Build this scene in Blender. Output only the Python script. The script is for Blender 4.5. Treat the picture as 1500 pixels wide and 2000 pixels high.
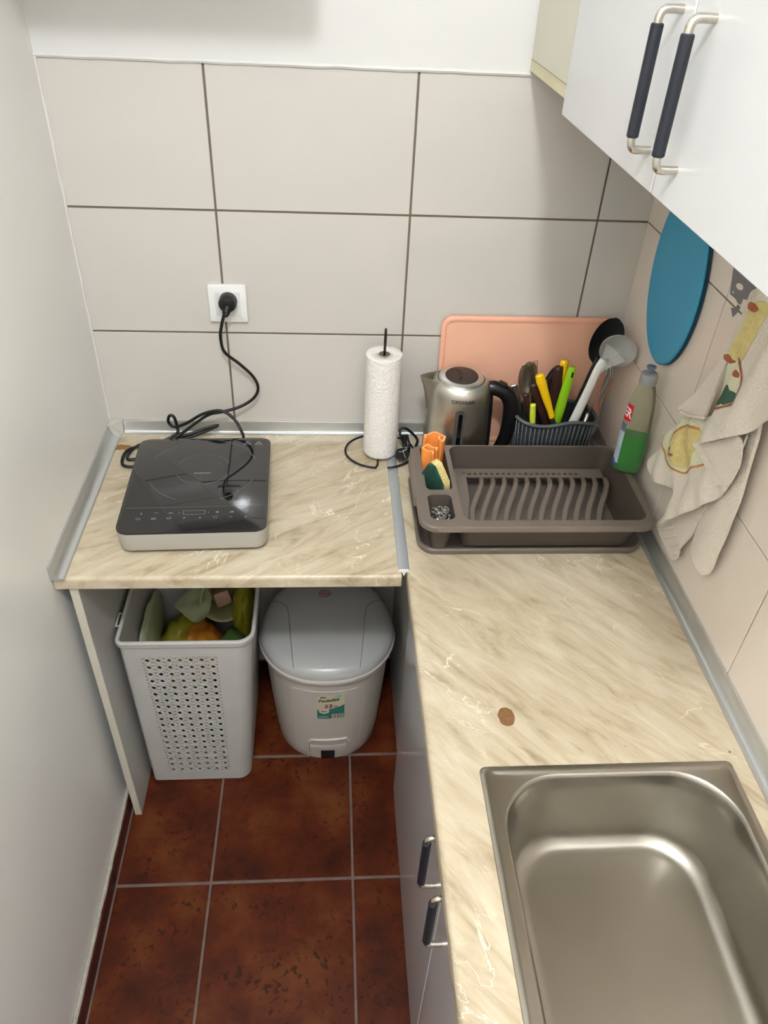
import bpy, bmesh, math, random
from mathutils import Vector, Matrix, noise, geometry
random.seed(7)
PI = math.pi
for o in list(bpy.data.objects): bpy.data.objects.remove(o)
scene = bpy.context.scene
COL = scene.collection

# ---------------------------------------------------------------- camera, world, exposure
CAM = Vector((0.53085, -1.62341, 1.88467)); FPX = 1489.34
RIGHT = Vector((0.997448, -0.05672, 0.043364)); UP = Vector((0.0012057, 0.620657, 0.784081)); FWD = Vector((0.071387, 0.782028, -0.619142))
cam = bpy.data.cameras.new('camera'); cam.sensor_fit = 'VERTICAL'; cam.sensor_height = 36.0
cam.lens = FPX * 36.0 / 2000.0; cam.clip_start = 0.02
camo = bpy.data.objects.new('camera', cam); COL.objects.link(camo)
camo.matrix_world = Matrix(((RIGHT.x, UP.x, -FWD.x, CAM.x), (RIGHT.y, UP.y, -FWD.y, CAM.y), (RIGHT.z, UP.z, -FWD.z, CAM.z), (0, 0, 0, 1)))
scene.camera = camo
world = bpy.data.worlds.new('world'); scene.world = world; world.use_nodes = True
world.node_tree.nodes['Background'].inputs[0].default_value = (0.8, 0.85, 1.0, 1); world.node_tree.nodes['Background'].inputs[1].default_value = 0.1
scene.view_settings.view_transform = 'Standard'; scene.view_settings.look = 'None'
scene.view_settings.gamma = 1.0; scene.view_settings.use_curve_mapping = False
scene.view_settings.exposure = -0.15
LAMP = (0.50, -1.88, 3.08); LAMP_W = 102.0; LAMP_COL = (0.93, 0.98, 1.045)

def U(px, py, ax, v):
    """point of the photograph's sight line on the plane x/y/z = v"""
    d = FWD + RIGHT * ((px - 750) / FPX) - UP * ((py - 1000) / FPX); i = 'xyz'.index(ax)
    return CAM + d * ((v - CAM[i]) / d[i])

# ---------------------------------------------------------------- materials
def lin(c):
    return tuple((x / 255 / 12.92 if x / 255 <= 0.04045 else ((x / 255 + 0.055) / 1.055) ** 2.4) for x in c) + (1,)
def setin(n, name, v):
    if name in n.inputs: n.inputs[name].default_value = v
def mat(name, col, rough=0.5, metal=0.0, spec=0.5, coat=0.0, coat_r=0.05, trans=0.0, ior=1.45, bump=None, var=None, aniso=0.0, sheen=0.0, sss=0.0, alpha=1.0):
    m = bpy.data.materials.new(name); m.use_nodes = True; nt = m.node_tree; N = nt.nodes; b = N['Principled BSDF']
    c = lin(col) if max(col) > 1.0 else tuple(col) + (1,)
    b.inputs['Base Color'].default_value = c
    for k, v in (('Roughness', rough), ('Metallic', metal), ('Specular IOR Level', spec), ('Coat Weight', coat), ('Coat Roughness', coat_r),
                 ('Transmission Weight', trans), ('IOR', ior), ('Anisotropic', aniso), ('Sheen Weight', sheen), ('Alpha', alpha)): setin(b, k, v)
    if sss: setin(b, 'Subsurface Weight', sss); setin(b, 'Subsurface Scale', 0.005)
    tc = N.new('ShaderNodeTexCoord')
    if var:   # (scale, amount): soft colour variation
        n = N.new('ShaderNodeTexNoise'); n.inputs['Scale'].default_value = var[0]; n.inputs['Detail'].default_value = 4
        nt.links.new(tc.outputs['Object'], n.inputs['Vector'])
        mx = N.new('ShaderNodeMixRGB'); mx.blend_type = 'MULTIPLY'; mx.inputs['Color1'].default_value = c; mx.inputs['Fac'].default_value = 1
        r = N.new('ShaderNodeValToRGB'); a = 1 - var[1]; r.color_ramp.elements[0].color = (a, a, a, 1); r.color_ramp.elements[1].color = (1, 1, 1, 1)
        r.color_ramp.elements[0].position = 0.3; r.color_ramp.elements[1].position = 0.7
        nt.links.new(n.outputs['Fac'], r.inputs['Fac']); nt.links.new(r.outputs['Color'], mx.inputs['Color2']); nt.links.new(mx.outputs['Color'], b.inputs['Base Color'])
    if bump:  # (scale, strength, distance)
        n = N.new('ShaderNodeTexNoise'); n.inputs['Scale'].default_value = bump[0]; n.inputs['Detail'].default_value = 3
        nt.links.new(tc.outputs['Object'], n.inputs['Vector'])
        bp = N.new('ShaderNodeBump'); bp.inputs['Strength'].default_value = bump[1]; bp.inputs['Distance'].default_value = bump[2]
        nt.links.new(n.outputs['Fac'], bp.inputs['Height']); nt.links.new(bp.outputs['Normal'], b.inputs['Normal'])
    return m

def ramp(nt, stops):
    r = nt.nodes.new('ShaderNodeValToRGB'); e = r.color_ramp.elements
    e[0].position, e[0].color = stops[0]; e[1].position, e[1].color = stops[-1]
    for p, c in stops[1:-1]: x = e.new(p); x.color = c
    return r
def worktop_mat(name, angle):
    m = bpy.data.materials.new(name); m.use_nodes = True; nt = m.node_tree; N = nt.nodes; L = nt.links; b = N['Principled BSDF']
    g = N.new('ShaderNodeNewGeometry')
    mp = N.new('ShaderNodeMapping'); mp.vector_type = 'TEXTURE'; mp.inputs['Rotation'].default_value = (0, 0, angle); mp.inputs['Scale'].default_value = (2.6, 0.62, 1)
    L.new(g.outputs['Position'], mp.inputs['Vector'])
    n1 = N.new('ShaderNodeTexNoise'); n1.inputs['Scale'].default_value = 17; n1.inputs['Detail'].default_value = 9; n1.inputs['Roughness'].default_value = 0.68; n1.inputs['Distortion'].default_value = 0.9
    L.new(mp.outputs['Vector'], n1.inputs['Vector'])
    r1 = ramp(nt, [(0.28, lin((152, 136, 110))), (0.42, lin((184, 168, 141))), (0.53, lin((198, 184, 158))), (0.70, lin((212, 200, 177)))])
    L.new(n1.outputs['Fac'], r1.inputs['Fac'])
    # grey-pink clouding
    n2 = N.new('ShaderNodeTexNoise'); n2.inputs['Scale'].default_value = 5; n2.inputs['Detail'].default_value = 3; L.new(g.outputs['Position'], n2.inputs['Vector'])
    r2 = ramp(nt, [(0.35, (0.92, 0.90, 0.88, 1)), (0.65, (1.0, 1.0, 1.0, 1))]); L.new(n2.outputs['Fac'], r2.inputs['Fac'])
    mu = N.new('ShaderNodeMixRGB'); mu.blend_type = 'MULTIPLY'; mu.inputs['Fac'].default_value = 1
    L.new(r1.outputs['Color'], mu.inputs['Color1']); L.new(r2.outputs['Color'], mu.inputs['Color2'])
    # thin pale veins: ridge lines of a distorted noise, broken up by a mask
    mp2 = N.new('ShaderNodeMapping'); mp2.vector_type = 'TEXTURE'; mp2.inputs['Rotation'].default_value = (0, 0, angle + 0.25); mp2.inputs['Scale'].default_value = (1.7, 0.8, 1)
    L.new(g.outputs['Position'], mp2.inputs['Vector'])
    n3 = N.new('ShaderNodeTexNoise'); n3.inputs['Scale'].default_value = 7; n3.inputs['Detail'].default_value = 5; n3.inputs['Roughness'].default_value = 0.55; n3.inputs['Distortion'].default_value = 1.2
    L.new(mp2.outputs['Vector'], n3.inputs['Vector'])
    v = ramp(nt, [(0.491, (0, 0, 0, 1)), (0.5, (1, 1, 1, 1)), (0.509, (0, 0, 0, 1))]); L.new(n3.outputs['Fac'], v.inputs['Fac'])
    n4 = N.new('ShaderNodeTexNoise'); n4.inputs['Scale'].default_value = 6; n4.inputs['Detail'].default_value = 2; L.new(g.outputs['Position'], n4.inputs['Vector'])
    k = ramp(nt, [(0.48, (0, 0, 0, 1)), (0.62, (1, 1, 1, 1))]); L.new(n4.outputs['Fac'], k.inputs['Fac'])
    ml = N.new('ShaderNodeMath'); ml.operation = 'MULTIPLY'; L.new(v.outputs['Color'], ml.inputs[0]); L.new(k.outputs['Color'], ml.inputs[1])
    mx = N.new('ShaderNodeMixRGB'); mx.inputs['Color2'].default_value = lin((236, 226, 204)); L.new(mu.outputs['Color'], mx.inputs['Color1']); L.new(ml.outputs[0], mx.inputs['Fac'])
    # short dark flecks along the grain
    mp3 = N.new('ShaderNodeMapping'); mp3.vector_type = 'TEXTURE'; mp3.inputs['Rotation'].default_value = (0, 0, angle); mp3.inputs['Scale'].default_value = (2.2, 0.7, 1); L.new(g.outputs['Position'], mp3.inputs['Vector'])
    n5 = N.new('ShaderNodeTexNoise'); n5.inputs['Scale'].default_value = 22; n5.inputs['Detail'].default_value = 3; L.new(mp3.outputs['Vector'], n5.inputs['Vector'])
    k5 = ramp(nt, [(0.66, (0, 0, 0, 1)), (0.76, (0.6, 0.6, 0.6, 1))]); L.new(n5.outputs['Fac'], k5.inputs['Fac'])
    mx2 = N.new('ShaderNodeMixRGB'); mx2.inputs['Color2'].default_value = lin((140, 122, 96)); L.new(mx.outputs['Color'], mx2.inputs['Color1']); L.new(k5.outputs['Color'], mx2.inputs['Fac'])
    L.new(mx2.outputs['Color'], b.inputs['Base Color'])
    b.inputs['Roughness'].default_value = 0.3; setin(b, 'Specular IOR Level', 0.45)
    return m
def floor_mat():
    m = bpy.data.materials.new('terracotta_tile'); m.use_nodes = True; nt = m.node_tree; N = nt.nodes; L = nt.links; b = N['Principled BSDF']
    g = N.new('ShaderNodeNewGeometry')
    n = N.new('ShaderNodeTexNoise'); n.inputs['Scale'].default_value = 7; n.inputs['Detail'].default_value = 6; n.inputs['Roughness'].default_value = 0.6; L.new(g.outputs['Position'], n.inputs['Vector'])
    r = ramp(nt, [(0.3, lin((46, 17, 8))), (0.5, lin((80, 32, 13))), (0.7, lin((100, 54, 24)))]); L.new(n.outputs['Fac'], r.inputs['Fac'])
    n2 = N.new('ShaderNodeTexNoise'); n2.inputs['Scale'].default_value = 62; n2.inputs['Detail'].default_value = 3; n2.inputs['Distortion'].default_value = 0.8; L.new(g.outputs['Position'], n2.inputs['Vector'])
    k = ramp(nt, [(0.575, (0, 0, 0, 1)), (0.63, (1, 1, 1, 1))]); L.new(n2.outputs['Fac'], k.inputs['Fac'])
    n3 = N.new('ShaderNodeTexNoise'); n3.inputs['Scale'].default_value = 9; n3.inputs['Detail'].default_value = 2; L.new(g.outputs['Position'], n3.inputs['Vector'])
    k3 = ramp(nt, [(0.36, (0.06, 0.06, 0.06, 1)), (0.56, (0.9, 0.85, 0.85, 1))]); L.new(n3.outputs['Fac'], k3.inputs['Fac'])
    ml = N.new('ShaderNodeMath'); ml.operation = 'MULTIPLY'; L.new(k.outputs['Color'], ml.inputs[0]); L.new(k3.outputs['Color'], ml.inputs[1])
    mx = N.new('ShaderNodeMixRGB'); mx.inputs['Color2'].default_value = lin((44, 16, 8)); L.new(r.outputs['Color'], mx.inputs['Color1']); L.new(ml.outputs[0], mx.inputs['Fac'])
    L.new(mx.outputs['Color'], b.inputs['Base Color'])
    b.inputs['Roughness'].default_value = 0.42; setin(b, 'Specular IOR Level', 0.2)
    bp = N.new('ShaderNodeBump'); bp.inputs['Strength'].default_value = 0.25; bp.inputs['Distance'].default_value = 0.002; L.new(n.outputs['Fac'], bp.inputs['Height']); L.new(bp.outputs['Normal'], b.inputs['Normal'])
    return m
def wall_tile_mat(name='cream_wall_tile', col=(206, 200, 192)):
    m = mat(name, col, 0.12, var=(1.6, 0.05)); nt = m.node_tree; N = nt.nodes; L = nt.links; b = N['Principled BSDF']
    g = N.new('ShaderNodeNewGeometry')
    v = N.new('ShaderNodeTexVoronoi'); v.inputs['Scale'].default_value = 24; L.new(g.outputs['Position'], v.inputs['Vector'])
    s = N.new('ShaderNodeMath'); s.operation = 'SINE'; q = N.new('ShaderNodeMath'); q.operation = 'MULTIPLY'; q.inputs[1].default_value = 26
    L.new(v.outputs['Distance'], q.inputs[0]); L.new(q.outputs[0], s.inputs[0])
    bp = N.new('ShaderNodeBump'); bp.inputs['Strength'].default_value = 0.03; bp.inputs['Distance'].default_value = 0.001
    L.new(s.outputs[0], bp.inputs['Height']); L.new(bp.outputs['Normal'], b.inputs['Normal'])
    return m

M = {
 'paint': mat('painted_plaster', (246, 244, 238), 0.30, bump=(5, 0.25, 0.004), var=(2.2, 0.05)),
 'white_plaster': mat('white_plaster', (216, 214, 210), 0.65, bump=(30, 0.15, 0.002)),
 'ceiling': mat('ceiling_white', (236, 234, 228), 0.8),
 'tile': wall_tile_mat(), 'tile_r_brightened': wall_tile_mat('brightened_cream_wall_tile', (236, 223, 209)), 'grout': mat('dark_grout', (112, 99, 84), 0.85, bump=(120, 0.3, 0.001)),  # right wall copy of the tile: brighter, warmer light put into its colour
 'grout_r': mat('grey_grout', (122, 113, 102), 0.85),
 'floor': floor_mat(), 'floor_grout': mat('floor_grout', (116, 98, 88), 0.9, bump=(150, 0.5, 0.002), var=(30, 0.3)),
 'skirt': mat('dark_red_skirting', (66, 26, 22), 0.3), 'caulk': mat('white_caulk', (186, 180, 166), 0.7, bump=(160, 0.4, 0.002), var=(60, 0.25)),
 'top_l': worktop_mat('marble_laminate_short_run', 0.55), 'top_r': worktop_mat('marble_laminate_long_run', -0.85),
 'alu': mat('brushed_aluminium', (206, 208, 208), 0.40, 0.85, bump=(40, 0.03, 0.0005)), 'alu_mat': mat('grey_aluminium_strip', (182, 186, 188), 0.5, 0.55),
 'plastic_end': mat('grey_white_end_cap', (196, 194, 184), 0.4), 'raw': mat('raw_edge', (214, 206, 180), 0.6),
 'panel': mat('grey_laminate', (186, 184, 178), 0.35), 'panel_edge': mat('cream_edge', (206, 199, 182), 0.5),
 'door': mat('white_gloss_door', (212, 211, 210), 0.28), 'door_low': mat('white_gloss_base_door', (226, 226, 228), 0.12, coat=0.3),
 'carc': mat('cream_carcass', (214, 210, 190), 0.45), 'chip': mat('cream_board_edge', (222, 212, 178), 0.6),
 'chrome': mat('satin_nickel', (205, 198, 186), 0.22, 1.0), 'navy': mat('blue_black_sleeve', (24, 27, 36), 0.5, bump=(90, 0.2, 0.0005)),
 'steel_sink': mat('brushed_sink_steel', (168, 163, 154), 0.30, 1.0, bump=(260, 0.06, 0.0004), var=(9, 0.06)),
 'steel': mat('brushed_kettle_steel', (208, 206, 198), 0.34, 1.0, aniso=0.5), 'steel_bright': mat('bright_steel', (212, 211, 208), 0.3, 1.0),
 'black': mat('black_plastic', (14, 14, 15), 0.35), 'black_gloss': mat('gloss_black_plastic', (10, 10, 11), 0.16), 'cable': mat('black_cable', (12, 12, 13), 0.42),
 'glass': mat('black_ceramic_glass', (24, 24, 26), 0.03, coat=0.3, spec=0.9), 'mark': mat('printed_grey', (150, 150, 152), 0.5), 'mark_dim': mat('printed_dark_grey', (98, 98, 101), 0.5),
 'cook_side': mat('silver_paint', (186, 182, 174), 0.38, 0.35), 'white_p': mat('white_plastic', (232, 230, 226), 0.3), 'white_p2': mat('white_plastic_insert', (222, 220, 218), 0.25),
 'paper': mat('paper_towel', (238, 233, 226), 0.95, bump=(190, 0.7, 0.004)), 'card': mat('cardboard_core', (142, 122, 100), 0.9), 'wire': mat('black_wire', (16, 16, 17), 0.4),
 'taupe': mat('taupe_plastic', (112, 101, 91), 0.38), 'taupe_d': mat('taupe_plastic_tray', (106, 96, 87), 0.42), 'peach': mat('peach_board', (234, 178, 150), 0.5, bump=(420, 0.4, 0.0012)),
 'peach_rim': mat('peach_board_rim', (236, 172, 144), 0.42), 'grey_p': mat('grey_basket_plastic', (86, 90, 92), 0.36), 'blue': mat('teal_blue_mat', (58, 156, 194), 0.42), 'blue_edge': mat('dark_teal_edge', (14, 58, 80), 0.5),
 'orange': mat('orange_cloth', (246, 148, 66), 0.85, bump=(300, 0.4, 0.001)), 'orange_e': mat('orange_cloth_edge', (255, 182, 120), 0.9), 'scour': mat('green_scour_pad', (36, 84, 68), 0.95, bump=(160, 1.0, 0.004), var=(70, 0.4)),
 'sponge': mat('yellow_sponge', (240, 222, 150), 0.95, bump=(200, 0.9, 0.004), var=(110, 0.25)), 'wool': mat('steel_wool', (210, 210, 210), 0.2, 1.0),
 'yellow': mat('yellow_plastic', (246, 198, 16), 0.35), 'lime': mat('lime_plastic', (150, 206, 32), 0.35), 'yellowgreen': mat('yellow_green_plastic', (206, 214, 60), 0.35), 'brown': mat('dark_brown_handle', (58, 34, 30), 0.4),
 'white_ladle': mat('white_ladle_plastic', (244, 243, 238), 0.28), 'black_spoon': mat('black_nylon', (14, 16, 20), 0.45), 'bluep': mat('blue_spot', (60, 130, 170), 0.4),
 'bottle': mat('clear_bottle_plastic', (222, 226, 206), 0.06, trans=0.92, ior=1.2), 'liquid': mat('green_dish_soap', (6, 176, 40), 0.1, trans=0.2, ior=1.33), 'cap': mat('grey_translucent_cap', (150, 150, 152), 0.22),
 'cap2': mat('slate_nozzle', (104, 116, 130), 0.3), 'red': mat('red_label', (206, 26, 40), 0.4), 'label': mat('pale_blue_label', (196, 214, 224), 0.4, var=(40, 0.25)), 'label_b': mat('blue_label', (66, 84, 160), 0.4), 'white_ink': mat('white_ink', (238, 236, 232), 0.5),
 'towel': mat('cream_terry', (240, 229, 211), 0.95, bump=(330, 0.9, 0.004), sheen=0.3, var=(9, 0.06)), 'towel_p': mat('print_cream', (224, 222, 190), 0.95, bump=(260, 0.6, 0.003), var=(60, 0.12)),
 'pr_yellow': mat('print_yellow', (222, 204, 138), 0.95, bump=(260, 0.6, 0.003), var=(90, 0.2)), 'pr_orange': mat('print_orange', (200, 136, 74), 0.95, var=(90, 0.3)), 'pr_rust': mat('print_rust', (172, 98, 66), 0.95, var=(90, 0.3)), 'pr_green': mat('print_green', (66, 100, 84), 0.95, bump=(260, 0.6, 0.003), var=(90, 0.15)),
 'decor': mat('grey_tile_print', (112, 108, 112), 0.15), 'bas': mat('white_grey_basket_plastic', (196, 193, 188), 0.4, var=(12, 0.08)), 'bin': mat('light_grey_bin_plastic', (196, 188, 178), 0.36), 'lid': mat('grey_lid_plastic', (170, 169, 166), 0.26),
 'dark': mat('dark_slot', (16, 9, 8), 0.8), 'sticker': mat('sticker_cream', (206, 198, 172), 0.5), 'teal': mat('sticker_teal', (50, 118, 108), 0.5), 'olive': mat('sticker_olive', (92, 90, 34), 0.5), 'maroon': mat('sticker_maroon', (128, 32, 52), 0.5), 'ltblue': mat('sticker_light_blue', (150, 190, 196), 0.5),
 'bag_y': mat('yellow_green_bag', (142, 134, 30), 0.35), 'bag_o': mat('orange_bag', (170, 108, 30), 0.35), 'bag_g': mat('green_pack', (70, 92, 48), 0.3), 'bag_w': mat('milky_bag', (160, 164, 128), 0.3), 'bowl': mat('pale_green_bowl', (172, 174, 122), 0.3), 'pinkb': mat('pink_brown_pack', (170, 130, 110), 0.5),
 'stain': mat('brown_burn', (132, 94, 56), 0.7, var=(120, 0.3)), 'stain2': mat('brown_worn_spot', (150, 112, 62), 0.7, var=(90, 0.3)),
}
def emis(name, col, s):
    m = bpy.data.materials.new(name); m.use_nodes = True; nt = m.node_tree; b = nt.nodes['Principled BSDF']
    b.inputs['Base Color'].default_value = (0.9, 0.9, 0.9, 1); b.inputs['Emission Color'].default_value = tuple(col) + (1,); b.inputs['Emission Strength'].default_value = s
    return m

# ---------------------------------------------------------------- mesh helpers
ORG = {}
def thing(name, label, cat, loc, group=None):
    o = bpy.data.objects.new(name, None); COL.objects.link(o); o.empty_display_size = 0.05
    o.location = loc; ORG[o] = Vector(loc); o['label'] = label; o['category'] = cat
    if group: o['group'] = group
    return o
def tag(o, label, cat, group=None):
    o['label'] = label; o['category'] = cat
    if group: o['group'] = group
    return o
def obj(name, bm, m, parent=None, smooth=False, label=None):
    """world-space bmesh -> one mesh object with its origin at the base centre"""
    bmesh.ops.recalc_face_normals(bm, faces=bm.faces[:])
    vs = bm.verts; lo = Vector((min(v.co[i] for v in vs) for i in range(3))); hi = Vector((max(v.co[i] for v in vs) for i in range(3)))
    c = Vector(((lo.x + hi.x) / 2, (lo.y + hi.y) / 2, lo.z))
    bmesh.ops.translate(bm, verts=bm.verts[:], vec=-c)
    me = bpy.data.meshes.new(name); bm.to_mesh(me); bm.free()
    for mm in (m if isinstance(m, (list, tuple)) else [m]): me.materials.append(M[mm] if isinstance(mm, str) else mm)
    if smooth:
        for p in me.polygons: p.use_smooth = True
        if smooth != 'all': me.set_sharp_from_angle(angle=math.radians(smooth if smooth is not True else 40))
    o = bpy.data.objects.new(name, me); COL.objects.link(o); ORG[o] = c
    if parent: o.parent = parent; o.location = c - ORG[parent]
    else: o.location = c
    if label: o['label'] = label
    return o
def struct(name, bm, m, smooth=False):
    o = obj(name, bm, m, smooth=smooth); o['kind'] = 'structure'; return o
def NB(): return bmesh.new()
def xf(bm, mtx, start=0):
    bm.verts.ensure_lookup_table(); bmesh.ops.transform(bm, matrix=mtx, verts=bm.verts[start:]); return bm
def box(x0, x1, y0, y1, z0, z1, bev=0.0, seg=2, bm=None):
    b = bmesh.new(); bmesh.ops.create_cube(b, size=1)
    bmesh.ops.scale(b, vec=(abs(x1 - x0), abs(y1 - y0), abs(z1 - z0)), verts=b.verts[:]); bmesh.ops.translate(b, vec=((x0 + x1) / 2, (y0 + y1) / 2, (z0 + z1) / 2), verts=b.verts[:])
    if bev: bmesh.ops.bevel(b, geom=b.edges[:], offset=bev, segments=seg, affect='EDGES', profile=0.5)
    return join(bm, b) if bm else b
def join(a, b):
    me = bpy.data.meshes.new('tmp'); b.to_mesh(me); b.free(); a.from_mesh(me); bpy.data.meshes.remove(me); return a
def rrect(cx, cy, w, d, r, n=6):
    """rounded rectangle outline, counter-clockwise"""
    P = []
    for (sx, sy, a0) in ((1, 1, 0), (-1, 1, PI / 2), (-1, -1, PI), (1, -1, 1.5 * PI)):
        for k in range(n + 1):
            a = a0 + k * PI / 2 / n; P.append((cx + sx * (w / 2 - r) + r * math.cos(a), cy + sy * (d / 2 - r) + r * math.sin(a)))
    return P
def loft(rings, cap0=True, cap1=True, bm=None, close=True):
    bm = bm or bmesh.new(); V = [[bm.verts.new(p) for p in r] for r in rings]; n = len(rings[0])
    for a, b in zip(V, V[1:]):
        for i in range(n if close else n - 1):
            j = (i + 1) % n; bm.faces.new((a[i], a[j], b[j], b[i]))
    if cap0: bm.faces.new(list(reversed(V[0])))
    if cap1: bm.faces.new(V[-1])
    return bm
def prism(pts, z0, z1, bev=0.0, bm=None, seg=2):
    b = loft([[(x, y, z0) for x, y in pts], [(x, y, z1) for x, y in pts]])
    if bev:
        b.edges.ensure_lookup_table()
        es = [e for e in b.edges if abs(e.verts[0].co.z - e.verts[1].co.z) < 1e-6]
        bmesh.ops.bevel(b, geom=es, offset=bev, segments=seg, affect='EDGES', profile=0.5)
    return join(bm, b) if bm else b
def lathe(prof, c, n=40, bm=None, cap=True):
    """profile (r, z) about a vertical axis at c"""
    return loft([[(c[0] + r * math.cos(2 * PI * k / n), c[1] + r * math.sin(2 * PI * k / n), c[2] + z) for k in range(n)] for r, z in prof], cap, cap, bm)
def spline(P, sub=8, closed=False):
    P = [Vector(p) for p in P]; n = len(P); out = []
    for i in range(n if closed else n - 1):
        g = (lambda k: P[k % n]) if closed else (lambda k: P[min(max(k, 0), n - 1)])
        a, b, c, d = g(i - 1), g(i), g(i + 1), g(i + 2)
        for s in range(sub):
            t = s / sub; out.append(0.5 * ((2 * b) + (c - a) * t + (2 * a - 5 * b + 4 * c - d) * t * t + (3 * b - a - 3 * c + d) * t ** 3))
    if not closed: out.append(P[-1])
    return out
def tube(P, r, n=8, closed=False, bm=None, sub=0, flat=1.0, cap=True):
    """round (or flattened) tube along points; r number or list"""
    if sub: 
        m = len(P); Q = spline(P, sub, closed)
        if isinstance(r, (list, tuple)):
            R = []
            for k in range(len(Q)):
                t = k / sub; i = int(t) if not closed else int(t) % m; f = t - int(t); j = min(i + 1, m - 1) if not closed else (i + 1) % m; i = min(i, m - 1); R.append(r[i] * (1 - f) + r[j] * f)
            r = R
        P = Q
    P = [Vector(p) for p in P]; N_ = len(P); rings = []
    T = [((P[(i + 1) % N_] - P[i - 1]) if closed else (P[min(i + 1, N_ - 1)] - P[max(i - 1, 0)])).normalized() for i in range(N_)]
    a = Vector((1, 0, 0)) if abs(T[0].x) < 0.8 else Vector((0, 1, 0))
    if abs(T[0].z) < 0.7: a = T[0].cross(Vector((0, 0, 1))).normalized()
    for i in range(N_):
        a = (a - T[i] * a.dot(T[i])); a = a.normalized() if a.length > 1e-6 else T[i].orthogonal().normalized(); b = T[i].cross(a)
        ri = r[i] if isinstance(r, (list, tuple)) else r
        rings.append([tuple(P[i] + a * (ri * math.cos(2 * PI * k / n)) + b * (ri * flat * math.sin(2 * PI * k / n))) for k in range(n)])
    if closed: rings.append(rings[0]); 
    out = loft(rings, cap and not closed, cap and not closed, bm)
    if closed: bmesh.ops.remove_doubles(out, verts=out.verts[:], dist=1e-7)
    return out
def inside(p, poly):
    c = False; n = len(poly)
    for i in range(n):
        (x1, y1), (x2, y2) = poly[i][:2], poly[i - 1][:2]
        if (y1 > p[1]) != (y2 > p[1]) and p[0] < (x2 - x1) * (p[1] - y1) / (y2 - y1) + x1: c = not c
    return c
def flat_mesh(poly, holes=(), step=None):
    """triangles of a 2D polygon with holes and optional interior points"""
    vs, es = [], []
    for lp in [poly] + list(holes):
        s = len(vs); n = len(lp); vs += [Vector(p[:2]) for p in lp]; es += [(s + i, s + (i + 1) % n) for i in range(n)]
    if step:
        xs = [p[0] for p in poly]; ys = [p[1] for p in poly]; x = min(xs)
        while x < max(xs):
            y = min(ys)
            while y < max(ys):
                q = (x + step * 0.31, y + step * 0.27)
                if inside(q, poly) and not any(inside(q, h) for h in holes): vs.append(Vector(q))
                y += step
            x += step
    r = geometry.delaunay_2d_cdt(vs, es, [], 0, 1e-7); V, F = r[0], r[2]; out = []
    for f in F:
        c = sum((V[i] for i in f), Vector((0, 0))) / len(f)
        if inside(c, poly) and not any(inside(c, h) for h in holes): out.append(f)
    return V, out
def sheet(poly, fn, th, step=None, holes=(), bm=None, back=None):
    """thick sheet: 2D polygon mapped by fn(u, v, off) -> point, off = 0 front and th back"""
    V, F = flat_mesh(poly, holes, step); b = bm or bmesh.new()
    A = [b.verts.new(fn(v.x, v.y, 0.0)) for v in V]; B = [b.verts.new(fn(v.x, v.y, th)) for v in V]; cnt = {}
    for f in F:
        try:
            b.faces.new([A[i] for i in f]); b.faces.new([B[i] for i in reversed(f)])
        except ValueError: continue
        for i in range(3):
            e = (f[i], f[(i + 1) % 3]); k = tuple(sorted(e)); cnt.setdefault(k, []).append(e)
    for k, l in cnt.items():
        if len(l) == 1: i, j = l[0]; b.faces.new((A[j], A[i], B[i], B[j]))
    loose = [v for v in b.verts if not v.link_faces]; bmesh.ops.delete(b, geom=loose, context='VERTS')
    return b
def text2d(body, size=1.0, extrude=0.0, bold=0.0):
    cu = bpy.data.curves.new('t', 'FONT'); cu.body = body; cu.size = size; cu.align_x = 'CENTER'; cu.align_y = 'CENTER'; cu.extrude = extrude; cu.offset = bold; cu.resolution_u = 3
    o = bpy.data.objects.new('t', cu); COL.objects.link(o); dg = bpy.context.evaluated_depsgraph_get(); me = bpy.data.meshes.new_from_object(o.evaluated_get(dg))
    b = bmesh.new(); b.from_mesh(me); bpy.data.objects.remove(o); bpy.data.curves.remove(cu); bpy.data.meshes.remove(me); return b
def frame(o, x, y):
    x = Vector(x).normalized(); y = Vector(y).normalized(); z = x.cross(y)
    return Matrix(((x.x, y.x, z.x, o[0]), (x.y, y.y, z.y, o[1]), (x.z, y.z, z.z, o[2]), (0, 0, 0, 1)))

# ================================================================ SETTING
W = 1.2096; HC = 0.8538; ZT = 1.6514; Z1 = 1.387; Z2 = 1.1175; Z3 = 0.852; YB = -2.75; ZC = 3.20
wb = box(-0.08, W + 0.08, 0.004, 0.12, -0.02, ZC); box(0, W, -0.001, 0.005, ZT, ZC, bm=wb)
wall_back = struct('wall_back', wb, 'white_plaster')
obj('grout', box(0, W, 0.0025, 0.0045, HC, ZT), 'grout', wall_back)
G = 0.0022
xs = [0.0, 0.2996, 0.6996, 1.0996, W + 0.002]; zs = [Z3, Z2, Z1, ZT]
for a, b in zip(xs, xs[1:]):
    for c, d in zip(zs, zs[1:]):
        obj('wall_tile', box(a + (G if a > 0 else 0), b - (G if b < W else 0), 0.0, 0.004, c + G, d - (G if d < ZT else 0), 0.0008, 1), 'tile', wall_back)
obj('caulk_bead', tube([(x, -0.001, ZT + 0.002 + 0.0015 * noise.noise((x * 19, 3, 1))) for x in [i * W / 60 for i in range(61)]], 0.0042, 6), 'white_plaster', wall_back)
obj('corner_bead', tube([(0.001 + 0.002 * noise.noise((z * 23, 1, 5)), -0.001, z) for z in [HC + 0.035 + i * (ZT - HC - 0.035) / 60 for i in range(61)]], 0.0034, 6), 'white_plaster', wall_back)
wall_left = struct('wall_left', box(-0.1, 0.0, YB, 0.12, -0.02, ZC), 'paint')
wr = box(W + 0.004, W + 0.12, YB, 0.12, -0.02, ZC); box(W, W + 0.005, YB, 0.0, ZT, ZC, bm=wr)
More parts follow.
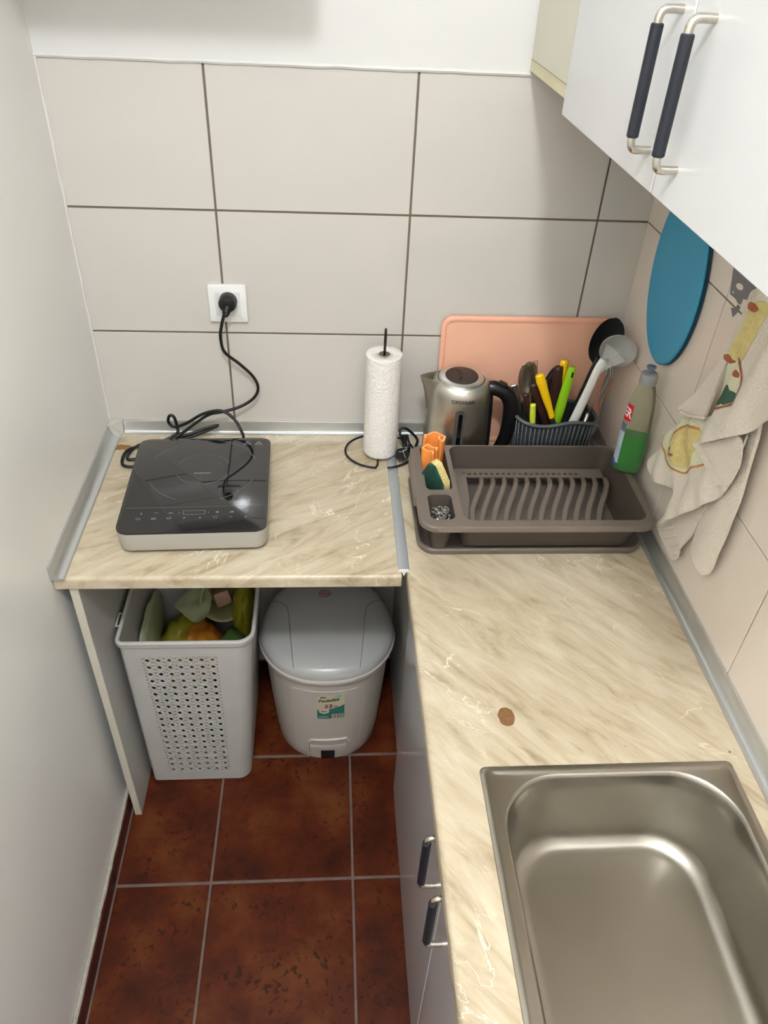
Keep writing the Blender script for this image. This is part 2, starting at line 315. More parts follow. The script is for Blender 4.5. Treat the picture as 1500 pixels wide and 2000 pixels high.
wall_right = struct('wall_right', wr, 'white_plaster')
obj('grout', box(W + 0.0025, W + 0.0045, YB + 0.01, 0.0, HC, ZT), 'grout_r', wall_right)
ys = [0.0, -0.4074, -0.8070, -1.2066, -1.6062, -2.0058, -2.4054, YB]; g = 0.0014
for a, b in zip(ys, ys[1:]):
    for c, d in zip(zs, zs[1:]):
        obj('wall_tile', box(W, W + 0.004, b + g, a - (g if a < 0 else 0), c + g, d - (g if d < ZT else 0), 0.0007, 1), 'tile_r_brightened', wall_right)
struct('wall_front', box(-0.1, W + 0.12, YB - 0.1, YB, -0.02, ZC), 'paint')
struct('ceiling', box(-0.1, W + 0.12, YB - 0.1, 0.12, ZC, ZC + 0.08), 'ceiling')
floor = struct('floor', box(-0.1, W + 0.12, YB - 0.1, 0.12, -0.06, -0.0015), 'floor_grout')
fx = [0.0135, 0.241, 0.588, 0.9391, W]; fy = [0.0, -0.3522, -0.7033, -1.0544, -1.4055, -1.7566, -2.1077, -2.4588, YB]; J = 0.0034
for a, b in zip(fx, fx[1:]):
    for c, d in zip(fy, fy[1:]):
        obj('floor_tile', box(a + J * 0.6, b - J, d + J, c - J, -0.008, 0.0, 0.0018, 1), 'floor', floor)
bl = struct('baseboard_left', box(0.0, 0.004, YB, 0.0, 0.0, 0.05), 'floor_grout')
for a, b in ((0.0, -0.345), (-0.348, -0.692), (-0.695, -1.04), (-1.043, -1.39), (-1.393, -1.75), (-1.753, -2.1), (-2.103, YB)):
    obj('skirting_tile', box(0.003, 0.0125, b, a, 0.001, 0.052, 0.0012, 1), 'skirt', bl)
cb = tube([(0.0045 + 0.0012 * noise.noise((y * 30, 2, 2)), y, 0.0545 + 0.003 * noise.noise((y * 17, 0, 0))) for y in [-i * abs(YB) / 140 for i in range(141)]], [0.0048 + 0.0014 * noise.noise((i * 0.9, 4, 4)) for i in range(141)], 6)
obj('caulk_bead', cb, 'caulk', bl)

# ceiling lamp (above and behind the viewpoint)
t = thing('ceiling_lamp', 'round white ceiling lamp glowing above the kitchen aisle', 'lamp', (LAMP[0], LAMP[1], LAMP[2]))
obj('mounting_plate', lathe([(0.05, 0.03), (0.055, 0.05), (0.055, 0.1)], LAMP, 32), 'white_p', t, True)
prof = [(0.1 * math.sin(a), -0.07 * math.cos(a)) for a in [PI * k / 14 for k in range(1, 14)]]
AREA = 4 * PI * 0.1 * 0.08
obj('diffuser', lathe([(0.004, -0.07)] + prof + [(0.004, 0.07)], LAMP, 32), emis('lamp_glow', LAMP_COL, LAMP_W / (AREA * PI)), t, True)

# high wall cupboard over the short run, above the frame: it shades the top of the white wall
t = thing('high_wall_cupboard', 'white wall cupboard high above the induction hob', 'cupboard', (0.26, -0.15, 1.912))
obj('body', box(0.004, 0.510, -0.285, -0.002, 1.912, 2.45, 0.001, 1), 'door', t)
for a, b in ((0.006, 0.258), (0.262, 0.508)):
    d = obj('door', box(a, b, -0.304, -0.287, 1.912, 2.45, 0.0015, 1), 'door', t)

# ================================================================ WORKTOPS
def edge_prof(y0, y1, th=0.028, r=0.009):
    P = [(y0, HC), (y1 + r, HC)] + [(y1 + r - r * math.sin(a), HC - r + r * math.cos(a)) for a in [PI / 2 * k / 5 for k in range(1, 6)]] + [(y1, HC - th), (y0, HC - th)]
    return P
left_top = loft([[(x, y, z) for y, z in edge_prof(-0.001, -0.5255)] for x in (0.002, 0.6735)])
top_l = tag(obj('worktop', left_top, 'top_l', smooth=30), 'beige marble-look worktop, short run holding the black hob', 'worktop', )
spot = [(0.036 + 0.022 * math.cos(a) * (1 + .4 * noise.noise((math.cos(a), math.sin(a), 2))), -0.072 + 0.012 * math.sin(a) * (1 + .4 * noise.noise((math.cos(a) * 2, math.sin(a), 7)))) for a in [2 * PI * k / 24 for k in range(24)]]
obj('worn_spot', prism(spot, HC - 0.0005, HC + 0.0003), 'stain2', top_l)
# long run with the sink cut-out
X0, X1, YE = 0.6845, W - 0.001, -2.05
SX0, SX1, SY0, SY1 = 0.761, 1.161, -0.957, -1.497
b = bmesh.new()
def slab(x0, x1, y0, y1): box(x0, x1, y0, y1, HC - 0.028, HC, bm=b)
hx0, hx1, hy0, hy1 = SX0 + 0.012, SX1 - 0.012, SY0 - 0.012, SY1 + 0.012
r = 0.009
pr = [(X0 + r, HC)] + [(X0 + r - r * math.sin(a), HC - r + r * math.cos(a)) for a in [PI / 2 * k / 5 for k in range(1, 6)]] + [(X0, HC - 0.028), (hx0, HC - 0.028), (hx0, HC)]
loft([[(x, y, z) for x, z in pr] for y in (-0.001, YE)], bm=b)
slab(hx1, X1, YE, -0.001); slab(hx0, hx1, hy0, -0.001); slab(hx0, hx1, YE, hy1)
top_r = tag(obj('worktop', b, 'top_r', smooth=30), 'beige marble-look worktop, long run with the steel sink set in', 'worktop')
mk = [(0.8205 + 0.0138 * math.cos(a) * (1 + .12 * noise.noise((math.cos(a) * 2, math.sin(a) * 2, 1))), -0.8640 + 0.0185 * math.sin(a) * (1 + .12 * noise.noise((math.cos(a) * 2, math.sin(a) * 2, 5)))) for a in [2 * PI * k / 36 for k in range(36)]]
obj('burn_mark', prism(mk, HC - 0.0005, HC + 0.0004), 'stain', top_r, label='round brown burn mark')
for x, y, rr in ((1.168, -0.94, 0.0018), (1.002, -0.925, 0.001)): obj('speck', prism([(x + rr * math.cos(a), y + rr * math.sin(a)) for a in [2 * PI * k / 8 for k in range(8)]], HC - .0004, HC + .0003), 'stain', top_r)

# joint strip between the two worktops
t = thing('joint_strip', 'flat grey aluminium strip covering the joint between the worktops', 'strip', (0.6785, -0.26, HC))
pr = [(0.6675, HC + 0.0002), (0.6685, HC + 0.0016), (0.671, HC + 0.0024), (0.687, HC + 0.0024), (0.6895, HC + 0.0016), (0.6905, HC + 0.0002)]
obj('strip', loft([[(x, y, z) for x, z in pr] for y in (-0.016, -0.509)]), 'alu_mat', t, 30)
pr2 = [(0.6672, HC + 0.0002), (0.671, HC + 0.0032), (0.687, HC + 0.0032), (0.6908, HC + 0.0002), (0.683, HC - 0.001), (0.6795, HC - 0.011), (0.6785, HC - 0.011), (0.675, HC - 0.001)]
obj('end_cap', loft([[(x, y, z) for x, z in pr2] for y in (-0.509, -0.5135)]), 'white_p', t, label='white strip end')

# coved aluminium upstands
def cove(h, d, lip=0.0045, th=0.0022, n=8):
    """profile (distance from wall, height above worktop)"""
    P = [(0.0006, h), (lip, h + 0.0002), (lip + 0.001, h - 0.002)]
    for k in range(n + 1):
        a = PI / 2 * k / n; P.append((lip + 0.001 + (d - lip * 1.6 - 0.001) * (1 - math.cos(a)), 0.0048 + (h - 0.007) * (1 - math.sin(a))))
    P += [(d - 0.001, 0.0045), (d, 0.003), (d, 0.0004), (0.0006, 0.0004)]
    return P
t = thing('upstand_trim', 'bright aluminium cove trim along the back wall behind the hob', 'trim', (0.6, -0.005, HC))
obj('profile', loft([[(x, -d, HC + z) for d, z in cove(0.0335, 0.0135)] for x in (0.032, W - 0.022)]), 'alu', t, 35)
t = thing('upstand_trim', 'aluminium cove trim on the left wall side of the hob worktop', 'trim', (0.012, -0.28, HC))
obj('profile', loft([[(d, y, HC + z) for d, z in cove(0.033, 0.026)] for y in (-0.032, -0.532)]), 'alu', t, 35)
t = thing('upstand_trim', 'aluminium cove trim along the tiled right wall beside the sink', 'trim', (W - 0.012, -1.0, HC))
obj('profile', loft([[(W - d, y, HC + z) for d, z in cove(0.033, 0.0215)] for y in (-0.017, YE)]), 'alu', t, 35)
cp = tag(obj('trim_corner', loft([[(0.001, -0.001, HC), (0.031, -0.001, HC), (0.031, -0.016, HC), (0.027, -0.031, HC), (0.001, -0.031, HC)],
    [(0.001, -0.001, HC + .012), (0.031, -0.001, HC + .012), (0.031, -0.013, HC + .006), (0.024, -0.031, HC + .006), (0.001, -0.031, HC + .012)],
    [(0.001, -0.001, HC + .036), (0.031, -0.001, HC + .036), (0.031, -0.004, HC + .036), (0.006, -0.031, HC + .036), (0.001, -0.031, HC + .036)]]), 'plastic_end'), 'pale plastic corner piece joining the two cove trims', 'trim')
cp2 = tag(obj('trim_corner', loft([[(W - .001, -0.001, HC), (W - .022, -0.001, HC), (W - .022, -0.012, HC), (W - .001, -0.017, HC)], [(W - .001, -0.001, HC + .034), (W - .022, -0.001, HC + .034), (W - .022, -0.004, HC + .034), (W - .001, -0.017, HC + .034)]]), 'plastic_end'), 'plastic corner piece by the tiled right corner behind the peach board', 'trim')

# side panel under the short worktop
t = thing('side_panel', 'grey laminate end panel with cream edge holding up the short worktop', 'panel', (0.032, -0.26, 0))
obj('board', box(0.024, 0.0405, -0.5155, -0.002, 0.0005, HC - 0.0285), 'panel', t)
obj('edge_band', box(0.0238, 0.0407, -0.5185, -0.5156, 0.0005, HC - 0.0285, 0.0006, 1), 'panel_edge', t)

# ================================================================ SINK
t = thing('kitchen_sink', 'inset brushed steel sink bowl in the long worktop', 'sink', (0.961, -1.227, HC - 0.17))
cx, cy = (SX0 + SX1) / 2, (SY0 + SY1) / 2; NS = 12
def super_ring(x0, x1, y0, y1, r, z, n=NS): return [(x, y, z) for x, y in rrect((x0 + x1) / 2, (y0 + y1) / 2, x1 - x0, y1 - y0, r, n)]
bx0, bx1, by0, by1 = 0.786, 1.143, -1.455, -0.9735
rings = [super_ring(SX0 - .001, SX1 + .001, SY1 - .001, SY0 + .001, 0.010, HC + 0.0002), super_ring(SX0, SX1, SY1, SY0, 0.010, HC + 0.0022), super_ring(SX0 + .004, SX1 - .004, SY1 + .004, SY0 - .004, 0.010, HC + 0.003),
         super_ring(SX0 + .010, SX1 - .010, SY1 + .010, SY0 - .010, 0.010, HC + 0.0028), super_ring(SX0 + .014, SX1 - .014, SY1 + .014, SY0 - .0125, 0.012, HC + 0.0008),
         super_ring(bx0 - .003, bx1 + .003, by0 - .003, by1 + .0022, 0.092, HC + 0.0008), super_ring(bx0, bx1, by0, by1, 0.09, HC - 0.001), super_ring(bx0 + .003, bx1 - .003, by0 + .003, by1 - .003, 0.089, HC - 0.006)]
for f, z in ((0.007, -0.03), (0.014, -0.08), (0.019, -0.115)): rings.append(super_ring(bx0 + f, bx1 - f, by0 + f, by1 - f, 0.09, HC + z))
R0 = 0.03
for k in range(1, 8):
    a = PI / 2 * k / 7; f = 0.020 + R0 * (1 - math.cos(a)); z = -0.118 - R0 * math.sin(a); rings.append(super_ring(bx0 + f, bx1 - f, by0 + f, by1 - f, max(0.02, 0.09 - 0.5 * (f - 0.02)), HC + z))
for s, z in ((0.8, -0.1495), (0.5, -0.1515), (0.25, -0.153)):
    w, d = (bx1 - bx0 - 0.1) * s, (by1 - by0 - 0.1) * s; rings.append(super_ring(cx - w / 2, cx + w / 2, cy - 0.02 * (1 - s) - d / 2, cy - 0.02 * (1 - s) + d / 2, 0.07 * s, HC + z))
bm = loft(rings, False, True)
obj('bowl', bm, 'steel_sink', t, 50)
obj('drain', lathe([(0.034, 0.0), (0.034, 0.002), (0.028, 0.0026), (0.024, 0.0005), (0.004, 0.0004)], (cx, -1.34, HC - 0.1525), 32), 'steel_bright', t, True)

# ================================================================ BASE CABINET (right) 
def handle(parent, x, y, z0, z1, xd, black='navy', gr=0.0068, rr=0.0048, dy=0.0):
    """bow handle on a door face x = xd that faces -x"""
    h = tube([(xd + 0.001, y, z1), (x + 0.008, y, z1), (x + 0.0025, y, z1 - 0.002), (x, y, z1 - 0.008), (x, y, z1 - 0.02), (x, y, (z0 + z1) / 2), (x, y, z0 + 0.02), (x, y, z0 + 0.008), (x + 0.0025, y, z0 + 0.002), (x + 0.008, y, z0), (xd + 0.001, y, z0)], rr, 12, sub=4)
    o = obj('handle', h, 'chrome', parent, True, label='nickel bow handle with black sleeve')
    L = z1 - z0
    s = loft([[(x + q * math.cos(2 * PI * k / 20), y + q * math.sin(2 * PI * k / 20), z) for k in range(20)] for q, z in ((gr - .0012, z0 + .0125), (gr, z0 + .0137), (gr, z1 - .0137), (gr - .0012, z1 - .0125))])
    # sleeve hangs from the door as the second piece of the handle
    obj('handle_sleeve', s, black, parent, 30, label='black grip sleeve')
    return o
t = thing('base_cabinet', 'white gloss base cabinet under the sink worktop', 'cabinet', (0.95, -1.0, 0))
XD = 0.7035
obj('side', box(0.7225, W - 0.004, -0.014, -0.002, 0.0, HC - 0.029), 'panel', t)
obj('filler_panel', box(0.7225, 0.739, -0.466, -0.016, 0.001, HC - 0.029), 'panel', t)
obj('carcass', box(0.7225, 0.739, YE + 0.01, -0.468, 0.001, HC - 0.029), 'panel', t)
obj('side', box(0.74, W - 0.004, YE + 0.01, YE + 0.026, 0.0, HC - 0.029), 'panel', t)
for k, (a, b_) in enumerate(((-0.468, -1.0745), (-1.0775, -1.69))):
    d = obj('door', box(XD, 0.7215, b_, a, 0.006, HC - 0.034, 0.0012, 1), 'door_low', t)
    yh = -1.031 if k == 0 else -1.121
    handle(d, 0.6785, yh, 0.636, 0.785, XD)

# ================================================================ UPPER CABINET (right)
t = thing('wall_cabinet', 'white double-door wall cabinet over the sink side', 'cabinet', (1.05, -0.6, 1.65))
obj('carcass', box(0.9105, W - 0.001, -1.172, -0.003, 1.680, 2.36), 'carc', t)
obj('bottom_board', box(0.908, W - 0.001, -1.172, -0.002, 1.660, 1.679), 'chip', t)
obj('filler_panel', box(0.9065, 0.9102, -0.333, -0.012, 1.6805, 2.36), 'carc', t)
for k, (a, b_) in enumerate(((-0.337, -0.7505), (-0.7545, -1.168))):
    d = obj('door', box(0.889, 0.9062, b_, a, 1.6485, 2.36, 0.0012, 1), 'door', t)
    handle(d, 0.8655, -0.7215 if k == 0 else -0.8055, 1.6865, 1.819, 0.889, gr=0.0066, rr=0.0044)

# ================================================================ INDUCTION HOB
HB = Matrix.Translation((0.2545, -0.2905, HC)) @ Matrix.Rotation(math.radians(2.0), 4, 'Z')
t = thing('induction_hob', 'portable black glass induction hob with silver edge', 'hob', tuple(HB.translation))
w, d = 0.294, 0.335
obj('base', xf(prism(rrect(0, 0, w - .022, d - .022, 0.02), 0.004, 0.010), HB), 'black', t, 30)
for sx in (-1, 1):
    for sy in (-1, 1): obj('foot', xf(lathe([(0.010, 0.0), (0.011, 0.005)], (sx * .11, sy * .13, 0), 16), HB), 'black', t, True)
obj('housing', xf(loft([[(x, y, z) for x, y in rrect(0, 0, w - q, d - q, 0.022)] for q, z in ((0.016, 0.0095), (0.008, 0.011), (0.004, 0.016), (0.0005, 0.0535), (0.0015, 0.0545))]), HB), 'cook_side', t, 30)
gt = obj('glass_top', xf(prism(rrect(0, 0, w, d, 0.022, 8), 0.0546, 0.0595, 0.0012), HB), 'glass', t, 30)
ZM = 0.0596
def ringarc(cx, cy, r, a0, a1, wd, n=40):
    b = bmesh.new(); A = []
    for k in range(n + 1):
        a = a0 + (a1 - a0) * k / n; A.append((b.verts.new((cx + (r - wd) * math.cos(a), cy + (r - wd) * math.sin(a), ZM)), b.verts.new((cx + (r + wd) * math.cos(a), cy + (r + wd) * math.sin(a), ZM))))
    for (p, q), (p2, q2) in zip(A, A[1:]): b.faces.new((p, q, q2, p2))
    return b
R_ = math.radians
for r_, spans in ((0.116, ((18, 78), (98, 158), (203, 248), (292, 340))), (0.057, ((20, 160), (200, 340)))):
    for a0, a1 in spans: obj('zone_ring', xf(ringarc(0.004, 0.045, r_, R_(a0), R_(a1), 0.0008), HB), 'mark_dim', gt)
def quad2(x0, x1, y0, y1):
    b = bmesh.new(); b.faces.new([b.verts.new((x, y, ZM)) for x, y in ((x0, y0), (x1, y0), (x1, y1), (x0, y1))]); return b
obj('divider_line', xf(quad2(-0.138, 0.140, -0.0892, -0.0882), HB), 'mark_dim', gt)
fr = quad2(-0.022, 0.022, -0.1132, -0.1125)
for q in ((-0.022, 0.022, -0.1008, -0.1001), (-0.022, -0.0213, -0.1132, -0.1001), (0.0213, 0.022, -0.1132, -0.1001)): join(fr, quad2(*q))
obj('display_frame', xf(fr, HB), 'mark', gt)
def icon(x, y, kind):
    b = bmesh.new(); s = 0.0032
    def bar(x0, x1, y0, y1): b.faces.new([b.verts.new((x + q, y + p, ZM)) for q, p in ((x0, y0), (x1, y0), (x1, y1), (x0, y1))])
    if kind == '-': bar(-.0042, .0042, -.0007, .0007)
    elif kind == '+': bar(-.004, .004, -.0007, .0007); bar(-.0007, .0007, -.0032, -.0007); bar(-.0007, .0007, .0007, .0032)
    elif kind == 'i': bar(-.0006, .0006, -.003, .001); bar(-.0006, .0006, .0017, .0028)
    elif kind == 'pot': bar(-.0045, .0045, .0012, .002); bar(-.0036, -.0029, -.0025, .0012); bar(.0029, .0036, -.0025, .0012); bar(-.0029, .0029, -.0025, -.0018)
    elif kind == 'wave': bar(-.004, -.0008, .0006, .0015); bar(-.0008, .0012, -.0012, -.0003); bar(.0012, .0042, .0006, .0015)
    elif kind == 'sun': bar(-.0012, .0012, -.0012, .0012); bar(-.0032, -.002, -.0005, .0005); bar(.002, .0032, -.0005, .0005); bar(-.0005, .0005, .002, .003); bar(-.0005, .0005, -.003, -.002)
    elif kind == 'box': bar(-.004, .004, .002, .0026); bar(-.004, .004, -.0026, -.002); bar(-.004, -.0034, -.002, .002); bar(.0034, .004, -.002, .002)
    elif kind == 'bars': bar(-.004, -.0028, -.0028, .001); bar(-.0008, .0004, -.0028, .002); bar(.0022, .0034, -.0028, .003)
    elif kind == 'dot': bar(-.0012, .0012, -.001, .001)
    return xf(b, HB)
for x, y, k in ((-.104, -.107, 'i'), (-.075, -.106, 'wave'), (-.046, -.107, '-'), (-.029, -.107, 'dot'), (.028, -.107, 'dot'), (.046, -.107, '+'), (.075, -.107, 'bars'), (.104, -.107, 'wave'),
                (-.108, -.124, 'box'), (-.078, -.124, 'pot'), (-.048, -.124, 'pot'), (-.018, -.124, 'sun'), (.013, -.124, 'sun'), (.043, -.124, 'box'), (.073, -.124, 'wave'), (.104, -.124, 'sun')):
    obj('touch_symbol', icon(x, y, k), 'mark', gt)
for x in (0.094, 0.120):
    tr = bmesh.new(); P = [(x - .009, .1395), (x + .009, .1395), (x, .153)]; Q = [(x - .0068, .1406), (x + .0068, .1406), (x, .1510)]
    A = [tr.verts.new((p[0], p[1], ZM)) for p in P]; B = [tr.verts.new((p[0], p[1], ZM)) for p in Q]
    for i in range(3): j = (i + 1) % 3; tr.faces.new((A[i], A[j], B[j], B[i]))
    tr.faces.new([tr.verts.new((x + q, .1437 + p, ZM)) for q, p in ((-.0007, 0), (.0007, 0), (.0007, .004), (-.0007, .004))])
    obj('warning_triangle', xf(tr, HB), 'mark', gt)
tx = text2d('SILVERCREST', 0.0062, bold=0.0001); xf(tx, Matrix.Translation((0.004, 0.030, ZM))); obj('brand_text', xf(tx, HB), 'mark', gt)
# power cord: plug on the wall, S-bend, bundle behind the hob
PLUG = U(444, 594, 'y', -0.03)
cpts = [U(438, 612, 'y', -0.045), U(432, 640, 'y', -0.045), U(431, 662, 'y', -0.042), U(439, 688, 'y', -0.036), U(468, 711, 'y', -0.03), U(494, 735, 'y', -0.026), U(504, 757, 'y', -0.026), U(496, 777, 'y', -0.028), U(470, 794, 'y', -0.033), U(436, 804, 'y', -0.04),
        U(408, 810, 'y', -0.044), U(380, 828, 'y', -0.05), U(352, 848, 'y', -0.06), U(318, 866, 'y', -0.08), (0.088, -0.075, HC + 0.012), (0.064, -0.10, HC + 0.006), (0.066, -0.132, HC + 0.006), (0.10, -0.118, HC + 0.006), (0.14, -0.075, HC + 0.010), (0.21, -0.045, HC + 0.018), (0.262, -0.03, HC + 0.036), (0.24, -0.035, HC + 0.034),
        (0.19, -0.05, HC + 0.022), (0.14, -0.064, HC + 0.016), (0.10, -0.075, HC + 0.010), (0.058, -0.1, HC + 0.010), (0.056, -0.15, HC + 0.006), (0.084, -0.158, HC + 0.005), (0.098, -0.135, HC + 0.010), (0.12, -0.09, HC + 0.016), (0.165, -0.062, HC + 0.03), U(347, 838, 'y', -0.05), U(340, 815, 'y', -0.045), U(331, 812, 'y', -0.045), U(329, 824, 'y', -0.045), U(341, 834, 'y', -0.048),
        U(365, 826, 'y', -0.052), U(395, 809, 'y', -0.05), U(425, 802, 'y', -0.05), U(445, 808, 'y', -0.055), U(460, 822, 'y', -0.062), U(471, 841, 'y', -0.075), (0.330, -0.098, HC + 0.045), (0.322, -0.112, HC + 0.03), (0.318, -0.128, HC + 0.022)]
cord = obj('power_cord', tube(cpts, 0.0036, 8, sub=6), 'cable', t, 'all', label='black power cord')
pl = loft([[(PLUG.x + r_ * math.cos(2 * PI * k / 28), y, PLUG.z + r_ * math.sin(2 * PI * k / 28)) for k in range(28)] for r_, y in ((0.0185, -0.0045), (0.0195, -0.010), (0.0195, -0.030), (0.017, -0.036), (0.010, -0.038))])
obj('plug', pl, 'cable', cord, 40, label='round black plug')
obj('plug_neck', tube([(PLUG.x, -0.03, PLUG.z - .006), (PLUG.x - .004, -0.040, PLUG.z - .018), (cpts[0].x, cpts[0].y, cpts[0].z - .004)], [0.0115, 0.008, 0.0048], 14, sub=5), 'cable', cord, 'all')
# ---------------------------------------------------------------- wall socket
SXC, SZC = 0.3085, 1.1905
t = thing('wall_socket', 'white square wall socket on the tiled back wall', 'socket', (SXC, 0, SZC - .043))
def xzplate(pts, y0, y1, bev=0.0): return xf(prism(pts, -y0, -y1, bev), Matrix(((1, 0, 0, 0), (0, 0, -1, 0), (0, 1, 0, 0), (0, 0, 0, 1))))
obj('frame', xzplate(rrect(SXC, SZC, .083, .086, .004, 4), -0.0002, -0.0085, 0.002), 'white_p', t, 30)
obj('insert', xzplate(rrect(SXC, SZC, .0545, .0545, .002, 3), -0.0087, -0.0105, 0.0006), 'white_p2', t, 30)
for a in (1, -1):
    obj('insert_edge', xzplate([(SXC + a * .0205, SZC - .0275), (SXC + a * .0209, SZC - .0275), (SXC + a * .0209, SZC + .0275), (SXC + a * .0205, SZC + .0275)], -0.0105, -0.0109), 'mark', t)
obj('socket_well', loft([[(PLUG.x + r_ * math.cos(2 * PI * k / 28), y, PLUG.z + r_ * math.sin(2 * PI * k / 28)) for k in range(28)] for r_, y in ((0.0215, -0.0106), (0.0215, -0.0118), (0.0197, -0.0118), (0.0197, -0.0106))], False, False), 'white_p2', t, 30)

# ================================================================ PAPER TOWEL AND HOLDER
TX, TY = 0.6525, -0.0905
t = thing('paper_towel_holder', 'black wire paper towel stand with open ring base', 'stand', (TX, TY, HC))
ring = [(TX + 0.0835 * math.cos(a), TY + 0.0725 * math.sin(a), HC + 0.0058) for a in [R_(-80 + k * (340) / 40) for k in range(41)]]
ring += [(TX - 0.0085, TY - 0.058, HC + 0.0058), (TX - 0.006, TY - 0.03, HC + 0.006), (TX, TY - 0.008, HC + 0.008), (TX, TY, HC + 0.02)]
obj('base_ring', tube(ring, 0.0026, 8), 'wire', t, 'all')
obj('rod', tube([(TX, TY, HC + 0.012), (TX, TY, HC + 0.15), (TX, TY, HC + 0.29), (TX, TY - .003, HC + 0.318), (TX, TY - .009, HC + 0.324), (TX, TY - .013, HC + 0.312), (TX, TY - .010, HC + 0.285), (TX, TY - .003, HC + 0.272)], 0.0026, 8, sub=5), 'wire', t, 'all')
t = thing('paper_towel_roll', 'white embossed paper towel roll on the black wire stand', 'paper towel', (TX, TY, HC + 0.0087))
n = 96; H0, H1 = HC + 0.0088, HC + 0.262
def rr_(a, z):
    return 0.0405 + 0.0007 * noise.noise((math.cos(a) * 9, math.sin(a) * 9, z * 120)) + 0.0006 * noise.noise((math.cos(a) * 26, math.sin(a) * 26, z * 330))
zz = [H0 + (H1 - H0) * k / 90 for k in range(91)]
rings = [[(TX + 0.0115 * math.cos(2 * PI * k / n), TY + 0.0115 * math.sin(2 * PI * k / n), H0) for k in range(n)], [(TX + 0.038 * math.cos(2 * PI * k / n), TY + 0.038 * math.sin(2 * PI * k / n), H0) for k in range(n)]]
rings += [[(TX + rr_(2 * PI * k / n, z) * math.cos(2 * PI * k / n), TY + rr_(2 * PI * k / n, z) * math.sin(2 * PI * k / n), z) for k in range(n)] for z in zz]
rings += [[(TX + q * math.cos(2 * PI * k / n), TY + q * math.sin(2 * PI * k / n), z) for k in range(n)] for q, z in ((0.0395, H1 + .0012), (0.03, H1 + .0006), (0.0128, H1), (0.0128, H0))]
obj('sheets', loft(rings, False, False), 'paper', t, 'all')
obj('core', lathe([(0.0126, 0.0), (0.0126, H1 - H0 + .001), (0.0112, H1 - H0 + .001), (0.0112, 0.0)], (TX, TY, H0), 32, cap=False), 'card', t, 40)

# ================================================================ KETTLE
KX, KY = 0.826, -0.114
t = thing('kettle_base', 'black kettle power base with bundled cord beside the paper towel', 'kettle base', (KX, KY, HC))
obj('plate', lathe([(0.066, 0.0), (0.070, 0.003), (0.070, 0.013), (0.066, 0.0165), (0.02, 0.0165)], (KX, KY, HC + 0.0003), 40), 'black', t, 40)
kc = [(KX - 0.064, KY + 0.02, HC + 0.006), (KX - 0.085, KY + 0.035, HC + 0.006)] + [U(815, 858, 'y', -0.052), U(795, 838, 'y', -0.055), U(783, 838, 'y', -0.058), U(782, 850, 'y', -0.07), U(790, 866, 'y', -0.09)]
bc = Vector((0.712, -0.093, HC + 0.026))
for k in range(46):
    a = k * 2 * PI / 11.5; q = k / 46
    kc.append((bc.x - 0.006 + 0.016 * q + 0.004 * math.sin(a * 0.5), bc.y + (0.026 + 0.003 * math.sin(k * 1.7)) * math.cos(a), bc.z + (0.0185 + 0.003 * math.cos(k * 2.3)) * math.sin(a)))
kcord = obj('power_cord', tube(kc, 0.0034, 8, sub=4), 'cable', t, 'all', label='black cord wound in a bundle')
pg = tube([bc + Vector((-0.012, -0.020, -0.010)), bc + Vector((-0.010, -0.032, -0.006)), bc + Vector((-0.008, -0.042, 0.0))], [0.012, 0.016, 0.015], 16, sub=4)
obj('plug', pg, 'cable', kcord, 40, label='black plug')
tw = bmesh.new()
for P in ([(-.020, -.036, .012), (-.012, -.040, .018), (-.004, -.036, .014), (.004, -.040, .020)], [(-.010, -.044, .014), (-.006, -.047, .004), (-.002, -.049, -.006)], [(-.018, -.040, .006), (-.009, -.045, .010), (.001, -.042, .016)]):
    tube([bc + Vector(p) for p in P], 0.0008, 5, bm=tw, sub=4)
obj('twist_tie', tw, 'steel_bright', kcord, label='silver twist tie')

t = thing('electric_kettle', 'brushed steel electric kettle with black handle behind the dish drainer', 'kettle', (KX, KY, HC + 0.017))
kprof = [(0.0705, 0.0172), (0.0745, 0.020), (0.0757, 0.026), (0.0757, 0.034), (0.0755, 0.05), (0.0748, 0.08), (0.0734, 0.11), (0.0717, 0.14), (0.0700, 0.165), (0.0686, 0.185), (0.0674, 0.198), (0.0650, 0.2085), (0.0605, 0.2165), (0.0560, 0.2200), (0.0535, 0.2190)]
def krad(z):
    for (r0, z0), (r1, z1) in zip(kprof, kprof[1:]):
        if z0 <= z <= z1: return r0 + (r1 - r0) * (z - z0) / (z1 - z0)
    return kprof[-1][0]
obj('body', lathe([(0.02, 0.0172)] + kprof, (KX, KY, HC), 64, cap=False), 'steel', t, 35)
LT = Matrix.Translation((KX, KY, HC + 0.215)) @ Matrix.Rotation(R_(4), 4, 'X')
lid = obj('lid', xf(lathe([(0.0525, -0.004), (0.0525, 0.003), (0.0505, 0.0065), (0.046, 0.0085), (0.0372, 0.0095), (0.0368, 0.0085)], (0, 0, 0), 56), LT), 'steel_bright', t, 40)
obj('lid_inset', xf(lathe([(0.0367, 0.0087), (0.0360, 0.0098), (0.031, 0.0102), (0.002, 0.0103)], (0, 0, 0), 48), LT), mat('brown_black_lid', (44, 38, 36), 0.25), lid, 30)
obj('lid_button', xf(tube([(-0.016 + 0.016 * math.cos(a), 0.002 + 0.024 * math.sin(a), 0.0104) for a in [R_(-62 + k * 124 / 16) for k in range(17)]], 0.0009, 6), LT), 'black', lid, 'all')
